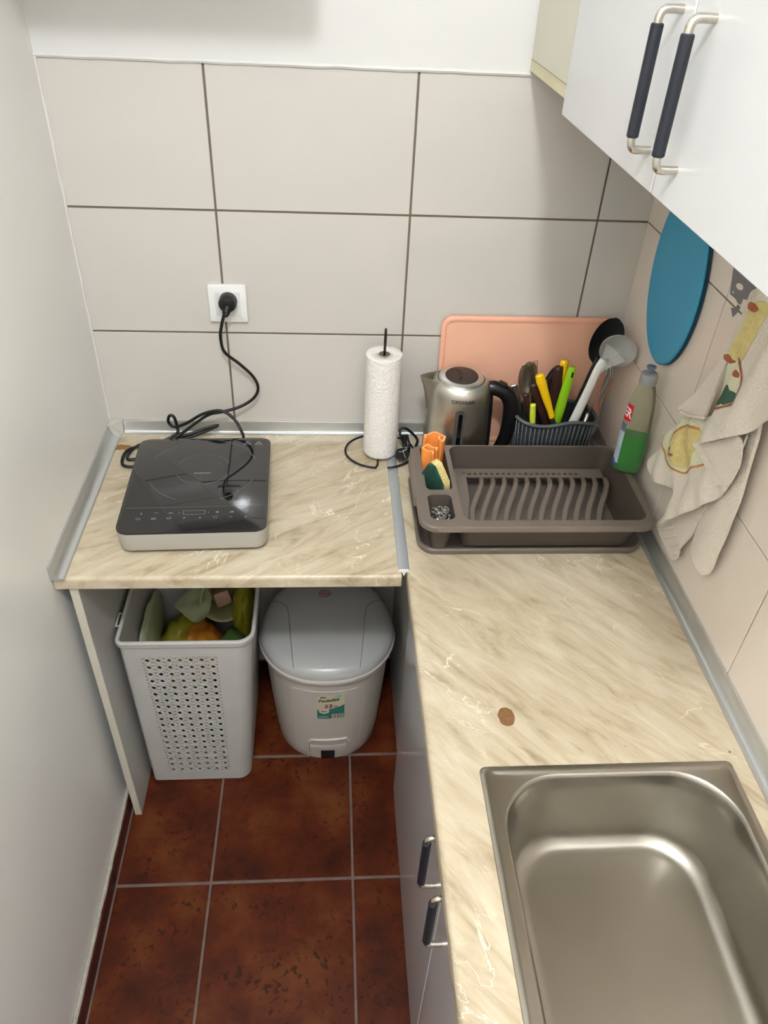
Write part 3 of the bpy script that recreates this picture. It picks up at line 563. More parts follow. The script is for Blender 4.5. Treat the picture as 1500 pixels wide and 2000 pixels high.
# spout, towards the left
sp = []
for z, tip, hw in ((0.140, 0.0735, 0.004), (0.158, 0.0760, 0.010), (0.178, 0.0800, 0.017), (0.198, 0.0850, 0.0225), (0.214, 0.0905, 0.0255), (0.222, 0.0935, 0.0265)):
    r0 = krad(z) - 0.002; th = math.asin(min(0.95, hw / r0)); row = []
    for k in range(9):
        s = -1 + 2 * k / 8; y = hw * s; base = math.sqrt(max(r0 * r0 - y * y, 0)); ex = (1 - abs(s) ** 1.35)
        row.append((KX - base - max(0.0, tip - r0) * ex, KY + y, HC + z + (0.002 * ex if z > 0.218 else 0)))
    sp.append(row)
bm = loft(sp, False, False, close=False); bmesh.ops.solidify(bm, geom=bm.faces[:], thickness=0.0012)
obj('spout', bm, 'steel', t, 40)
# handle (right, slightly to the front)
ha = R_(-6); hd = Vector((math.cos(ha), math.sin(ha), 0))
def hp(r, z): return Vector((KX, KY, HC + z)) + hd * r
obj('handle', tube([hp(0.056, 0.196), hp(0.074, 0.198), hp(0.094, 0.192), hp(0.110, 0.178), hp(0.119, 0.155), hp(0.121, 0.125), hp(0.120, 0.09), hp(0.115, 0.06), hp(0.105, 0.036), hp(0.088, 0.026), hp(0.062, 0.026)],
    [0.0145, 0.0155, 0.0155, 0.0158, 0.0158, 0.0155, 0.015, 0.0145, 0.0135, 0.012, 0.012], 16, sub=5, flat=1.1), 'black', t, 'all', label='black loop handle')
sb = bmesh.new(); rows = []
for z in [0.024 + k * (0.19 - 0.024) / 20 for k in range(21)]:
    r_ = krad(z); rows.append([(KX + (r_ + q) * math.cos(ha + a), KY + (r_ + q) * math.sin(ha + a), HC + z) for a, q in ((-.27, -.001), (-.25, .003), (-.12, .006), (0, .007), (.12, .006), (.25, .003), (.27, -.001))])
obj('handle_strip', loft(rows, False, False, close=False), 'black', t, 40)
obj('switch', xf(box(-0.010, 0.010, -0.009, 0.009, 0, 0.006, 0.002), Matrix.Translation(hp(0.094, 0.2065)) @ Matrix.Rotation(ha, 4, 'Z') @ Matrix.Rotation(R_(22), 4, 'Y')), 'black', t, 30)
# level window and lettering wrapped on the body
def kwrap(u, z, off, a0):
    r_ = krad(z) + off; a = a0 + u / 0.072; return (KX + r_ * math.cos(a), KY + r_ * math.sin(a), HC + z)
def stadium(w, z0, z1, n=8):
    r_ = w / 2; return [(r_ * math.cos(a), z1 - r_ + r_ * math.sin(a)) for a in [PI * k / n for k in range(n + 1)]] + [(-r_, z0 + (z1 - r_ - z0) * (1 - k / 6)) for k in range(1, 7)] + [(r_, z0 + (z1 - r_ - z0) * k / 6) for k in range(0, 6)]
A0 = R_(-96)
wf = obj('level_window', sheet(stadium(0.0215, 0.03, 0.176), lambda u, z, o: kwrap(u, z, 0.0016 - o * 1.2, A0), 0.002, 0.006), mat('smoked_window', (74, 70, 66), 0.18), t, 40, label='vertical water level window')
obj('window_slot', sheet(stadium(0.009, 0.032, 0.166), lambda u, z, o: kwrap(u + 0.002, z, 0.0022 - o, A0), 0.001, 0.006), 'black_gloss', wf, 40)
tx = text2d('G3FERRARI', 0.0118, bold=0.00012)
for v in tx.verts: v.co = kwrap(v.co.x * 0.96, 0.1925 + v.co.y, 0.0006, A0 + 0.06)
obj('brand_text', tx, 'black', t)

# ================================================================ DISH DRAINER AND TRAY
t = tag(obj('drip_tray', loft([[(x, y, z) for x, y in rrect(0.9475, -0.328, w_, d_, r_, 8)] for w_, d_, r_, z in
    ((0.455, 0.255, 0.03, HC + 0.0006), (0.468, 0.270, 0.034, HC + 0.002), (0.474, 0.277, 0.036, HC + 0.011), (0.474, 0.277, 0.036, HC + 0.0145), (0.470, 0.273, 0.035, HC + 0.0165), (0.462, 0.265, 0.032, HC + 0.0165), (0.458, 0.261, 0.03, HC + 0.0145), (0.440, 0.243, 0.028, HC + 0.006), (0.432, 0.235, 0.026, HC + 0.0045))]), 'taupe_d', smooth=40),
    'shallow taupe drip tray under the dish drainer', 'tray')
t = thing('dish_drainer', 'taupe plastic dish drainer rack with slotted basin and side compartments', 'dish rack', (0.945, -0.35, HC + 0.006))
ZR = 0.955; RX0, RX1, RY0, RY1 = 0.7065, 1.1825, -0.4975, -0.206
def rr4(x0, x1, y0, y1, r, n=6): return rrect((x0 + x1) / 2, (y0 + y1) / 2, x1 - x0, y1 - y0, r, n)
main_o = rr4(0.7945, 1.166, -0.476, -0.2125, 0.022); comp_b = rr4(0.7300, 0.7845, -0.3755, -0.2155, 0.011); comp_f = rr4(0.7290, 0.7780, -0.4725, -0.3915, 0.012)
b = sheet(rr4(RX0 + .004, RX1 - .004, RY0 + .004, RY1 - .004, 0.034, 8), lambda u, v, o: (u, v, ZR - o), 0.0028, None, (main_o, comp_b, comp_f))
loft([[(x, y, z) for x, y in rr4(RX0 + q, RX1 - q, RY0 + q, RY1 - q, 0.036, 8)] for q, z in ((0.0042, ZR), (0.0015, ZR - .0008), (0.0, ZR - .003), (0.0, ZR - .013), (0.0018, ZR - .013), (0.003, ZR - .004))], False, False, bm=b)
obj('rim', b, 'taupe', t, 35)
def well(outline_w, r, steps, name, capz=True):
    x0, x1, y0, y1 = outline_w; rings = []
    for (a, b_, c, d_, z) in steps: rings.append([(x, y, z) for x, y in rr4(x0 + a, x1 - b_, y0 + c, y1 - d_, r)])
    bm = loft(rings, False, capz); bmesh.ops.solidify(bm, geom=bm.faces[:], thickness=0.0016); return obj(name, bm, 'taupe', t, 35)
well((0.7945, 1.166, -0.476, -0.2125), 0.022, ((0, 0, 0, 0, ZR - .0015), (0.0012, .002, .0015, .001, ZR - .006), (0.004, 0.012, 0.018, 0.010, 0.890), (0.005, 0.015, 0.022, 0.012, 0.870), (0.008, 0.018, 0.026, 0.016, 0.8662)), 'basin', False)
well((0.7300, 0.7845, -0.3755, -0.2155), 0.011, ((0, 0, 0, 0, ZR - .0015), (0.004, 0.004, 0.004, 0.004, 0.90), (0.007, 0.007, 0.006, 0.006, 0.8655)), 'compartment')
well((0.7290, 0.7780, -0.4725, -0.3915), 0.012, ((0, 0, 0, 0, ZR - .0015), (0.005, 0.005, 0.006, 0.006, 0.90), (0.009, 0.009, 0.012, 0.010, 0.8655)), 'compartment')
# basin floor: front plate, back step with a row of square holes, end block
BX0, BX1 = 0.8045, 1.146
obj('floor_plate', box(BX0, BX1, -0.447, -0.335, 0.8665, 0.8690), 'taupe', t)
holes = []
for k in range(21):
    x = 0.826 + k * 0.0128; holes.append([(x, -0.253), (x + 0.0072, -0.253), (x + 0.0072, -0.246), (x, -0.246)])
obj('back_step', sheet([(BX0, -0.262), (BX1, -0.262), (BX1, -0.230), (BX0, -0.230)], lambda u, v, o: (u, v, 0.9060 - o), 0.003, None, holes), 'taupe', t)
obj('end_block', loft([[(x, y, z) for x, y in ((0.8015, y0_), (x1_, y0_), (x1_, -0.268), (0.8015, -0.268))] for z, x1_, y0_ in ((0.8695, 0.822, -0.40), (0.905, 0.8285, -0.345), (0.918, 0.829, -0.300), (0.9185, 0.829, -0.296))]), 'taupe', t, 30)
for k in range(12):
    x = 0.8575 + k * 0.0255
    P = [(x + 0.010, -0.262, 0.9045), (x + 0.007, -0.282, 0.911), (x + 0.002, -0.302, 0.9125), (x - 0.009, -0.328, 0.9035), (x - 0.022, -0.356, 0.890), (x - 0.030, -0.384, 0.8765), (x - 0.034, -0.410, 0.870), (x - 0.036, -0.43, 0.8695)]
    if k == 0: P = [(max(p[0], 0.8345), p[1], p[2]) for p in P]
    Q = spline(P, 4); rows = []
    for i, p in enumerate(Q):
        w_ = 0.0046 + 0.0030 * min(1.0, i / (len(Q) * 0.45)) - 0.0010 * i / len(Q); rows.append([(p.x - w_, p.y, p.z - .0015), (p.x - w_ * .6, p.y, p.z + .0018), (p.x + w_ * .6, p.y, p.z + .0018), (p.x + w_, p.y, p.z - .0015), (p.x + w_ * .5 + 0.002, p.y, max(p.z - 0.013, 0.8692)), (p.x - w_ * .5 + 0.002, p.y, max(p.z - 0.013, 0.8692))])
    obj('plate_fin', loft(rows), 'taupe', t, 35)
for s in (RX0, RX1): obj('side_grip', box(s - 0.0035, s + 0.0035, -0.40, -0.255, ZR - 0.026, ZR - 0.0015, 0.003), 'taupe', t, 30)

# sponge cloths, sponge and scourer in the compartments
def fold_cloth(name, label, P, z0, z1, th, lean, group=None):
    tt = thing(name, label, 'cloth', (P[0][0], P[0][1], z0))
    Q = spline([(x, y, 0) for x, y in P], 8); n = len(Q)
    def nr(i):
        d = (Q[min(i + 1, n - 1)] - Q[max(i - 1, 0)]).normalized(); return Vector((-d.y, d.x, 0))
    rows = []; K = 8
    for k in range(K + 1):
        f = k / K; z = z0 + (z1 - z0) * f; rows.append([(Q[i] + nr(i) * th / 2 + Vector((lean[0] * f, lean[1] * f, z + 0.003 * f * math.sin(i * 0.35)))) for i in range(n)] + [(Q[i] - nr(i) * th / 2 + Vector((lean[0] * f, lean[1] * f, z + 0.003 * f * math.sin(i * 0.35)))) for i in reversed(range(n))])
    obj('cloth', loft([[tuple(p) for p in r] for r in rows], True, False), 'orange', tt, 35)
    top = rows[-1]; top2 = [p + Vector((0, 0, 0.0012)) for p in top]
    bm = loft([[tuple(p) for p in top], [tuple(p) for p in top2]], False, False); 
    bm.verts.ensure_lookup_table(); m_ = len(top)
    for i in range(n - 1): bm.faces.new((bm.verts[m_ + i], bm.verts[m_ + i + 1], bm.verts[m_ + m_ - 2 - i], bm.verts[m_ + m_ - 1 - i]))
    obj('cut_edge', bm, 'orange_e', tt)
    return tt
fold_cloth('sponge_cloth', 'orange sponge cloth folded, taller one at the back of the compartment', [(0.737, -0.240), (0.735, -0.229), (0.746, -0.2225), (0.762, -0.223), (0.778, -0.229), (0.7785, -0.240), (0.7735, -0.250), (0.769, -0.256), (0.7655, -0.245), (0.767, -0.234)], 0.905, 0.990, 0.0036, (0.003, 0.006))
fold_cloth('sponge_cloth', 'small orange sponge cloth rolled at the left of the compartment', [(0.765, -0.276), (0.767, -0.266), (0.757, -0.2605), (0.746, -0.2585), (0.7365, -0.263), (0.736, -0.271), (0.745, -0.274), (0.754, -0.281), (0.756, -0.290)], 0.898, 0.984, 0.0034, (-0.006, 0.002))
SM = Matrix.Translation((0.7535, -0.333, 0.926)) @ Matrix.Rotation(R_(-52), 4, 'Z') @ Matrix.Rotation(R_(10), 4, 'X')
t = thing('dish_sponge', 'green and yellow dish sponge standing in the drainer compartment', 'sponge', (0.757, -0.327, 0.90))
prof = [(-0.032, -0.014), (-0.031, 0.030), (-0.006, 0.072), (0.010, 0.070), (0.032, 0.030), (0.030, -0.014)]
def spslab(y0, y1): 
    b = loft([[(x, y, z) for x, z in prof] for y in (y0, y1)]); bmesh.ops.bevel(b, geom=b.edges[:], offset=0.0015, segments=2, affect='EDGES'); return xf(b, SM)
obj('foam', spslab(-0.0005, 0.0165), 'sponge', t, 35, label='yellow foam')
obj('scour_layer', spslab(-0.0085, -0.0005), 'scour', t, 35, label='green scouring layer')
bm = bmesh.new(); rnd = random.Random(3)
for k in range(150):
    c = Vector((0.7535 + rnd.uniform(-.014, .014), -0.434 + rnd.uniform(-.024, .022), 0.932 + rnd.uniform(-.02, .012))); c.z -= ((c.x - .7535) ** 2 + (c.y + .434) ** 2) * 14; a = rnd.uniform(0, 6.28); q = rnd.uniform(0.004, 0.008); ti = rnd.uniform(-1, 1)
    P = [c + Vector((q * math.cos(a + s) , q * math.sin(a + s) * math.cos(ti), q * math.sin(a + s) * math.sin(ti) + s * .002)) for s in (0, 0.7, 1.4, 2.1, 2.8)]
    tube(P, 0.0008, 3, bm=bm, flat=0.5)
sw = obj('steel_scourer', bm, 'wool'); tag(sw, 'curly stainless steel scourer in the front drainer cup', 'scourer')

# ================================================================ PEACH CHOPPING BOARD
BW0, BW1 = 0.7865, 1.188; bh = 0.3185
t = thing('chopping_board', 'peach plastic chopping board leaning on the back wall', 'chopping board', (0.99, -0.04, HC))
def bpt(x, h, off):  # point on the leaning board, off towards the room
    tl = R_(4.6); return (x, -0.0325 + h * math.sin(tl) * 0.9 - off * math.cos(tl), HC + 0.0008 + h * math.cos(tl) - off * math.sin(tl) + 0.0006)
bo = rr4(BW0, BW1, 0.0, bh, 0.026, 8); bi = rr4(BW0 + .011, BW1 - .011, 0.011, bh - .011, 0.017, 8)
obj('board', sheet(bo, lambda u, v, o: bpt(u, v, 0.0035 - o), 0.0062), 'peach', t, 30)
rim = bmesh.new(); rows = []
obj('raised_rim', loft([[bpt(x, h, o) for x, h in rr4(BW0 + q, BW1 - q, q, bh - q, 0.026 - q * .8, 8)] for q, o in ((0.0, -0.002), (-0.0005, 0.003), (0.002, 0.0062), (0.006, 0.0072), (0.010, 0.006), (0.0115, 0.003))], False, False), 'peach_rim', t, 40)

# ================================================================ UTENSIL HOLDER
UX, UY = 1.0535, -0.116; UW, UD = 0.192, 0.098; UZ = 0.983
t = thing('utensil_holder', 'ribbed grey plastic utensil basket with wavy rim', 'utensil holder', (UX, UY, HC))
def wav(x): return -0.0055 * math.cos((x - UX + 0.035) / 0.075 * PI) * (1 if x < UX + 0.075 else 0.6)
no = rrect(0, 0, 1, 1, 0.0001, 1)
def uring(w_, d_, r_, z, wv=0.0, n=10): 
    P = []
    base = rrect(UX, UY, w_, d_, r_, n); m_ = len(base)
    # resample evenly
    L = [0]
    for i in range(m_): L.append(L[-1] + math.dist(base[i], base[(i + 1) % m_]))
    N_ = 150
    j = 0
    for k in range(N_):
        s = L[-1] * k / N_
        while L[j + 1] < s: j += 1
        f = (s - L[j]) / max(L[j + 1] - L[j], 1e-9); a, b_ = base[j % m_], base[(j + 1) % m_]
        x, y = a[0] + (b_[0] - a[0]) * f, a[1] + (b_[1] - a[1]) * f; P.append((x, y, z + wv * wav(x)))
    return P
obj('rim', tube(uring(UW, UD, 0.036, UZ, 1.0), 0.0042, 10, closed=True), 'grey_p', t, 'all')
body = loft([uring(UW - .030, UD - .022, 0.028, HC + 0.0012), uring(UW - .026, UD - .018, 0.03, HC + 0.004), uring(UW - .008, UD - .006, 0.034, UZ - 0.006, 1.0), uring(UW - .004, UD - .004, 0.035, UZ, 1.0)], True, False)
bmesh.ops.solidify(body, geom=body.faces[:], thickness=0.0016)
obj('body', body, 'grey_p', t, 40)
low = uring(UW - .021, UD - .013, 0.031, HC + 0.006); high = uring(UW - .003, UD - .001, 0.036, UZ - 0.008, 1.0)
for k in range(0, 150, 3):
    a, b_ = Vector(low[k]), Vector(high[k])
    obj('rib', tube([a, b_], 0.0016, 5), 'grey_p', t, 'all')

# utensils standing in it
def pt(px, py, y): return U(px, py, 'y', y)
def at_base(top, bx, by, z=HC + 0.012): return Vector((bx, by, z))
def spoon(label, top, base, wd, fork=False, m='steel_bright', group=None, tint=None, cat='spoon', hm=None, face=(0, -1, 0.3)):
    tt = thing('table_fork' if fork else 'table_spoon', label, cat, tuple(base))
    ax = (top - base).normalized(); L = (top - base).length; f = Vector(face); f = (f - ax * f.dot(ax)).normalized(); s = ax.cross(f)
    def P(a, w_, o): return base + ax * a + s * w_ + f * o
    hl = L * 0.62
    obj('handle', loft([[P(a, -w_, o), P(a, 0, o + .0012), P(a, w_, o), P(a, 0, o - .0012)] for a, w_, o in ((0, .006, 0), (hl * .15, .0075, 0), (hl * .7, .004, 0), (hl, .0028, .001), (L * .68, .003, .002))]), hm or m, tt, 40)
    if not fork:
        n_ = 12; rows = []
        for k in range(n_ + 1):
            q = k / n_; a = L * 0.67 + (L * 0.33) * q; hw = wd * math.sqrt(max(0.02, 1 - (2 * q - 1.04) ** 2)) ; dp = 0.006 * math.sin(PI * min(1, q * 1.02))
            rows.append([P(a, hw * u, 0.003 - dp * (1 - u * u)) for u in (-1, -.7, -.35, 0, .35, .7, 1)])
        bm = loft(rows, False, False, close=False); bmesh.ops.solidify(bm, geom=bm.faces[:], thickness=0.0009); obj('bowl', bm, m, tt, 60)
    else:
        pm = bmesh.new(); loft([[P(a, -w_, o), P(a, -w_, o + .001), P(a, w_, o + .001), P(a, w_, o)] for a, w_, o in ((L * .67, .003, .001), (L * .74, wd * .8, 0), (L * .80, wd, -.001))], bm=pm); obj('fork_head', pm, m, tt, 40)
        for u in (-.85, -.28, .28, .85): obj('tine', tube([P(L * .795, wd * u, -.0005), P(L * .9, wd * u, -.001), P(L, wd * u * .9, .002)], 0.0011, 5, flat=0.7), m, tt)
    return tt
def knife(name, label, top, base, r0, m, cat='knife', blade=True, flat=0.55, hole=False, tipm=None, prof=(0.7, 1.0, 0.95, 0.85, 1.0, 0.9), hf=0.6):
    """handle up, blade down in the basket"""
    tt = thing(name, label, cat, tuple(base)); ax = (top - base); L = ax.length; ax.normalize(); h0 = L * (1 - hf)
    P = [base + ax * (h0 + (L - h0) * k / (len(prof) - 1)) for k in range(len(prof))]
    obj('handle', tube(P, [r0 * q for q in prof], 12, sub=4, flat=flat), m, tt, 'all')
    if blade:
        s = ax.cross(Vector((0, 1, 0))).normalized(); nn = ax.cross(s)
        obj('blade', loft([[tuple(base + ax * a + s * w0 + nn * .0006), tuple(base + ax * a + s * w1), tuple(base + ax * a + s * w0 - nn * .0006)] for a, w0, w1 in ((0, -.001, .001), (0.02, -.004, .005), (h0 + .004, -.005, .006))]), 'steel_bright', tt)
    if hole: obj('hang_hole', tube([P[-1] - ax * 0.022 + Vector((0.0025, -r0 * flat - .0002, 0)), P[-1] - ax * 0.010 + Vector((0.0025, -r0 * flat * 0.9 - .0002, 0))], 0.0022, 8, flat=0.3), 'dark', tt, 'all')
    return tt
B = lambda x, y: Vector((x, y, HC + 0.008))
g1 = 'cutlery in the grey utensil basket'
spoon('steel spoon with blue reflection leftmost in the utensil basket', pt(1022, 712, -0.125), B(1.005, -0.118), 0.0165, group=g1, face=(0.35, -1, 0.3))
spoon('middle steel spoon nested in the utensil basket', pt(1030, 706, -0.110), B(1.015, -0.112), 0.0165, face=(0.4, -1, 0.3))
spoon('rear steel spoon nested behind the other spoons', pt(1037, 708, -0.098), B(1.023, -0.105), 0.0165, face=(0.45, -1, 0.3))
spoon('steel fork rising behind the yellow-handled knife', pt(1042, 704, -0.088), B(1.03, -0.092), 0.010, fork=True, cat='fork')
knife('spatula', 'small grey steel spatula leaning left towards the kettle', pt(1003, 752, -0.10), B(1.02, -0.10), 0.009, 'steel_bright', 'spatula', flat=0.25, hf=0.25, prof=(0.6, 1, 1, 1))
knife('table_knife', 'dark brown wooden knife handle leaning left, under the yellow handle', pt(1042, 750, -0.128), B(1.088, -0.102), 0.0118, 'brown', hf=0.85, prof=(0.9, 1, 1, 1, 0.95, 0.85))
knife('table_knife', 'thin brown handle beside the kettle in the utensil basket', pt(1026, 770, -0.128), B(1.035, -0.12), 0.0065, 'brown', hf=0.8)
knife('carving_knife', 'dark brown upright knife handle in the middle of the basket', pt(1092, 716, -0.105), B(1.062, -0.105), 0.0122, 'brown', hf=0.88, flat=0.7, prof=(0.9, 1, 1, 1, 1, 0.8))
knife('paring_knife', 'yellow-handled knife leaning left over the brown handles', pt(1053, 732, -0.152), B(1.098, -0.143), 0.0098, 'yellow', hf=0.46, prof=(0.75, 0.7, 0.85, 0.95, 1.0, 1.15, 0.9), flat=0.7)
knife('paring_knife', 'upright yellow-handled knife tallest beside the lime handle', pt(1103, 704, -0.098), B(1.066, -0.10), 0.0098, 'yellow', hf=0.9, prof=(0.6, 0.65, 0.8, 0.9, 0.95, 1.2, 0.9), flat=0.75)
knife('vegetable_peeler', 'lime green handle with hanging hole in the basket', pt(1118, 717, -0.118), B(1.052, -0.122), 0.0118, 'lime', 'peeler', hf=0.9, prof=(0.6, 0.75, 0.95, 1.0, 1.0, 0.95, 0.7), flat=0.6, hole=True)
knife('bottle_brush', 'short yellow-green handle low at the left of the basket', pt(1041, 789, -0.152), B(1.012, -0.146), 0.0072, 'yellowgreen', 'brush', hf=0.9, flat=0.6)
# grater-like dark slotted turner behind
tt = thing('slotted_turner', 'dark slotted turner behind the brown knife handle', 'turner', tuple(B(1.05, -0.095)))
a = [pt(1066, 740, -0.088), pt(1078, 722, -0.088), pt(1089, 716, -0.088), pt(1091, 728, -0.088), pt(1092, 800, -0.090), pt(1072, 800, -0.090)]
obj('blade', loft([[tuple(p + Vector((0, o, 0))) for p in a] for o in (0, 0.002)]), mat('dark_grey_nylon', (62, 54, 52), 0.45), tt)
obj('rim', tube([p + Vector((0, -.0008, 0)) for p in a[:4]], 0.0018, 6, sub=3), 'black', tt, 'all')
for k in range(4): obj('slot', tube([pt(1072 + k * 4.6, 742 - k * 3, -0.0885), pt(1074 + k * 4.2, 790, -0.0905)], 0.0012, 4), 'black', tt)
obj('handle', tube([pt(1082, 798, -0.089), B(1.05, -0.095)], 0.004, 8), 'black', tt, 'all')
# black serving spoon
tt = thing('serving_spoon', 'large black nylon serving spoon standing at the right of the basket', 'spoon', tuple(B(1.085, -0.11)))
hb = B(1.082, -0.112); hn = pt(1162, 712, -0.095); tp = pt(1207, 622, -0.070)
obj('handle', tube([hb, hb.lerp(hn, 0.4), hb.lerp(hn, 0.7), hn, pt(1168, 700, -0.092)], [0.0105, 0.0110, 0.0095, 0.0065, 0.006], 10, sub=4, flat=0.6), 'black_spoon', tt, 'all')
axs = (tp - hn); Ls = axs.length; axs.normalize(); f = Vector((-0.35, -1, 0.25)); f = (f - axs * f.dot(axs)).normalized(); s = axs.cross(f); rows = []
for k in range(15):
    q = k / 14; hw = 0.0335 * math.sqrt(max(0.015, 1 - (2 * q - 1) ** 2)); rows.append([hn + axs * (Ls * q) + s * (hw * u) - f * (0.010 * math.sin(PI * q) * (1 - u * u)) for u in (-1, -.75, -.4, 0, .4, .75, 1)])
bm = loft([[tuple(p) for p in r] for r in rows], False, False, close=False); bmesh.ops.solidify(bm, geom=bm.faces[:], thickness=0.002); obj('bowl', bm, 'black_spoon', tt, 60)
# white ladle
tt = thing('soup_ladle', 'white plastic soup ladle standing at the right of the basket', 'ladle', tuple(B(1.07, -0.135)))
hb = B(1.064, -0.150); hn = pt(1168, 722, -0.134); lc = pt(1207, 684, -0.125)
obj('handle', tube([hb, hb.lerp(hn, .45), hb.lerp(hn, .8), hn, pt(1180, 706, -0.128)], [0.0125, 0.0115, 0.0100, 0.0105, 0.013], 10, sub=4, flat=0.45), 'white_ladle', tt, 'all')
op = Vector((-0.30, -1.0, 0.02)).normalized(); e1 = op.cross(Vector((0, 0, 1))).normalized(); e2 = e1.cross(op); rows = []
LR = 0.0385
for k in range(12):
    th_ = PI / 2 * k / 12.3; rows.append([tuple(lc + e1 * (LR * 1.04 * math.cos(th_) * math.cos(a)) + e2 * (LR * 0.92 * math.cos(th_) * math.sin(a)) - op * (LR * 1.05 * math.sin(th_) - 0.008)) for a in [2 * PI * j / 36 for j in range(36)]])
bm = loft(rows, False, True); bmesh.ops.solidify(bm, geom=bm.faces[:], thickness=0.0022); bw = obj('bowl', bm, 'white_ladle', tt, 60)
nk = pt(1166, 726, -0.132); d1 = (lc - nk).normalized(); sd = d1.cross(op).normalized(); rows = []
for q, w_, dp in ((0.0, 0.008, 0.0), (0.25, 0.0105, 0.001), (0.5, 0.016, 0.003), (0.72, 0.0235, 0.006), (0.92, 0.030, 0.010)):
    c = nk.lerp(lc, q); rows.append([tuple(c + sd * (w_ * u) - op * (dp * (1 - u * u)) + op * 0.006 * q) for u in (-1, -.6, -.2, .2, .6, 1)])
bm = loft(rows, False, False, close=False); bmesh.ops.solidify(bm, geom=bm.faces[:], thickness=0.002); obj('neck', bm, 'white_ladle', tt, 60)
# balloon whisk
tt = thing('balloon_whisk', 'thin wire whisk beside the white ladle handle', 'whisk', tuple(B(1.10, -0.14)))
wbse = B(1.110, -0.134); wt = pt(1186, 706, -0.134); ax = (wt - wbse); wl = ax.length; ax.normalize(); s = ax.orthogonal().normalized(); s2 = ax.cross(s)
obj('handle', tube([wbse, wbse + ax * wl * 0.5], 0.004, 8), 'steel_bright', tt, 'all')
for k in range(5):
    a = PI * k / 5; dd = s * math.cos(a) + s2 * math.sin(a); h = wl * 0.5
    obj('wire', tube([wbse + ax * h, wbse + ax * (h + wl * .2) + dd * .012, wbse + ax * (h + wl * .42) + dd * .020, wbse + ax * (wl * 1.02), wbse + ax * (h + wl * .42) - dd * .020, wbse + ax * (h + wl * .2) - dd * .012, wbse + ax * h], 0.00055, 5, sub=5), 'steel_bright', tt, 'all')
tt = tag(obj('wooden_stick', tube([B(1.125, -0.12), pt(1196, 742, -0.105)], [0.0022, 0.0022], 8), mat('bamboo', (170, 110, 72), 0.6)), 'thin brown bamboo stick leaning right in the basket', 'stick')

# ================================================================ DISH SOAP BOTTLE
BC = (1.1735, -0.297, ZR + 0.0005)
t = thing('soap_bottle', 'clear bottle half full of green dish soap with grey cap', 'bottle', BC)
BR = Matrix.Translation(BC) @ Matrix.Rotation(R_(-28), 4, 'Z') @ Matrix.Rotation(R_(-1.5), 4, 'Y') @ Matrix.Diagonal((1.0, 1.0, 1.1, 1))
bprof = ((0.0265, 0.0185, 0.0), (0.0295, 0.0215, 0.004), (0.0305, 0.0225, 0.02), (0.0300, 0.022, 0.07), (0.0285, 0.0215, 0.11), (0.0270, 0.021, 0.135), (0.0245, 0.0195, 0.155), (0.0205, 0.0175, 0.172), (0.0165, 0.0155, 0.183), (0.0135, 0.0135, 0.187), (0.013, 0.013, 0.190))
def bring(a, b_, z, n=40, e=2.6):
    P = []
    for k in range(n):
        q = 2 * PI * k / n; c, s_ = math.cos(q), math.sin(q); P.append((a * math.copysign(abs(c) ** (2 / e), c), b_ * math.copysign(abs(s_) ** (2 / e), s_), z))
    return P
obj('bottle_shell', xf(loft([bring(*p) for p in bprof]), BR), 'bottle', t, 50)
def bint(z):
    for p, q in zip(bprof, bprof[1:]):
        if p[2] <= z <= q[2]:
            f = (z - p[2]) / (q[2] - p[2]); return p[0] + (q[0] - p[0]) * f, p[1] + (q[1] - p[1]) * f
obj('soap', xf(loft([bring(bint(z)[0] - .0012, bint(z)[1] - .0012, z) for z in (0.0015, 0.004, 0.02, 0.05, 0.078, 0.0805)]), BR), 'liquid', t, 50, label='bright green dish soap')
cap = obj('cap', xf(loft([bring(r_, r_, z, 32, 2) for r_, z in ((0.0165, 0.188), (0.0172, 0.190), (0.0168, 0.204), (0.0155, 0.208), (0.010, 0.2095), (0.0075, 0.2095))]), BR), 'cap', t, 40, label='grey translucent cap')
obj('nozzle', xf(loft([bring(a_, b_, z, 24, 2) for a_, b_, z in ((0.0072, 0.0072, 0.2095), (0.0062, 0.0062, 0.214), (0.0065, 0.0065, 0.217), (0.0095, 0.0085, 0.2185), (0.0095, 0.0085, 0.222), (0.007, 0.006, 0.2228))]), BR), 'cap2', cap, 40)
def bwrap(q, z, off):   # q = angle around the bottle
    a, b_ = bint(z); c, s_ = math.cos(q), math.sin(q); e = 2.6
    return Vector(((a + off) * math.copysign(abs(c) ** (2 / e), c), (b_ + off) * math.copysign(abs(s_) ** (2 / e), s_), z))
def blabel(q0, q1, z0, z1, off, n=14, m=10, cut=None):
    rows = []
    for j in range(m + 1):
        z = z0 + (z1 - z0) * j / m; qa, qb = q0, q1
        if cut: qb = q1 + cut * (j / m)
        rows.append([tuple(bwrap(qa + (qb - qa) * k / n, z, off)) for k in range(n + 1)])
    return xf(loft(rows, False, False, close=False), BR)
lb = obj('front_label', blabel(R_(175), R_(238), 0.018, 0.088, 0.0004), 'label', t, 60, label='pale blue front label')
obj('label_band', blabel(R_(180), R_(240), 0.010, 0.026, 0.0006, cut=-0.5), 'label_b', lb, 60)
obj('label_crest', blabel(R_(190), R_(236), 0.088, 0.106, 0.0004), mat('grey_blue_label', (116, 126, 150), 0.4, var=(90, 0.4)), lb, 60)
rl = obj('brand_patch', blabel(R_(175), R_(249), 0.112, 0.146, 0.0005), 'red', t, 60, label='red brand patch')
tx = text2d('IER', 0.026, bold=0.0006)
bmesh.ops.subdivide_edges(tx, edges=tx.edges[:], cuts=1)
for v in tx.verts: v.co = bwrap(R_(218) + v.co.x / 0.034, 0.129 + v.co.y * 1.0 - 0.10 * v.co.x, 0.0012)
obj('brand_text', xf(tx, BR), 'white_ink', rl)

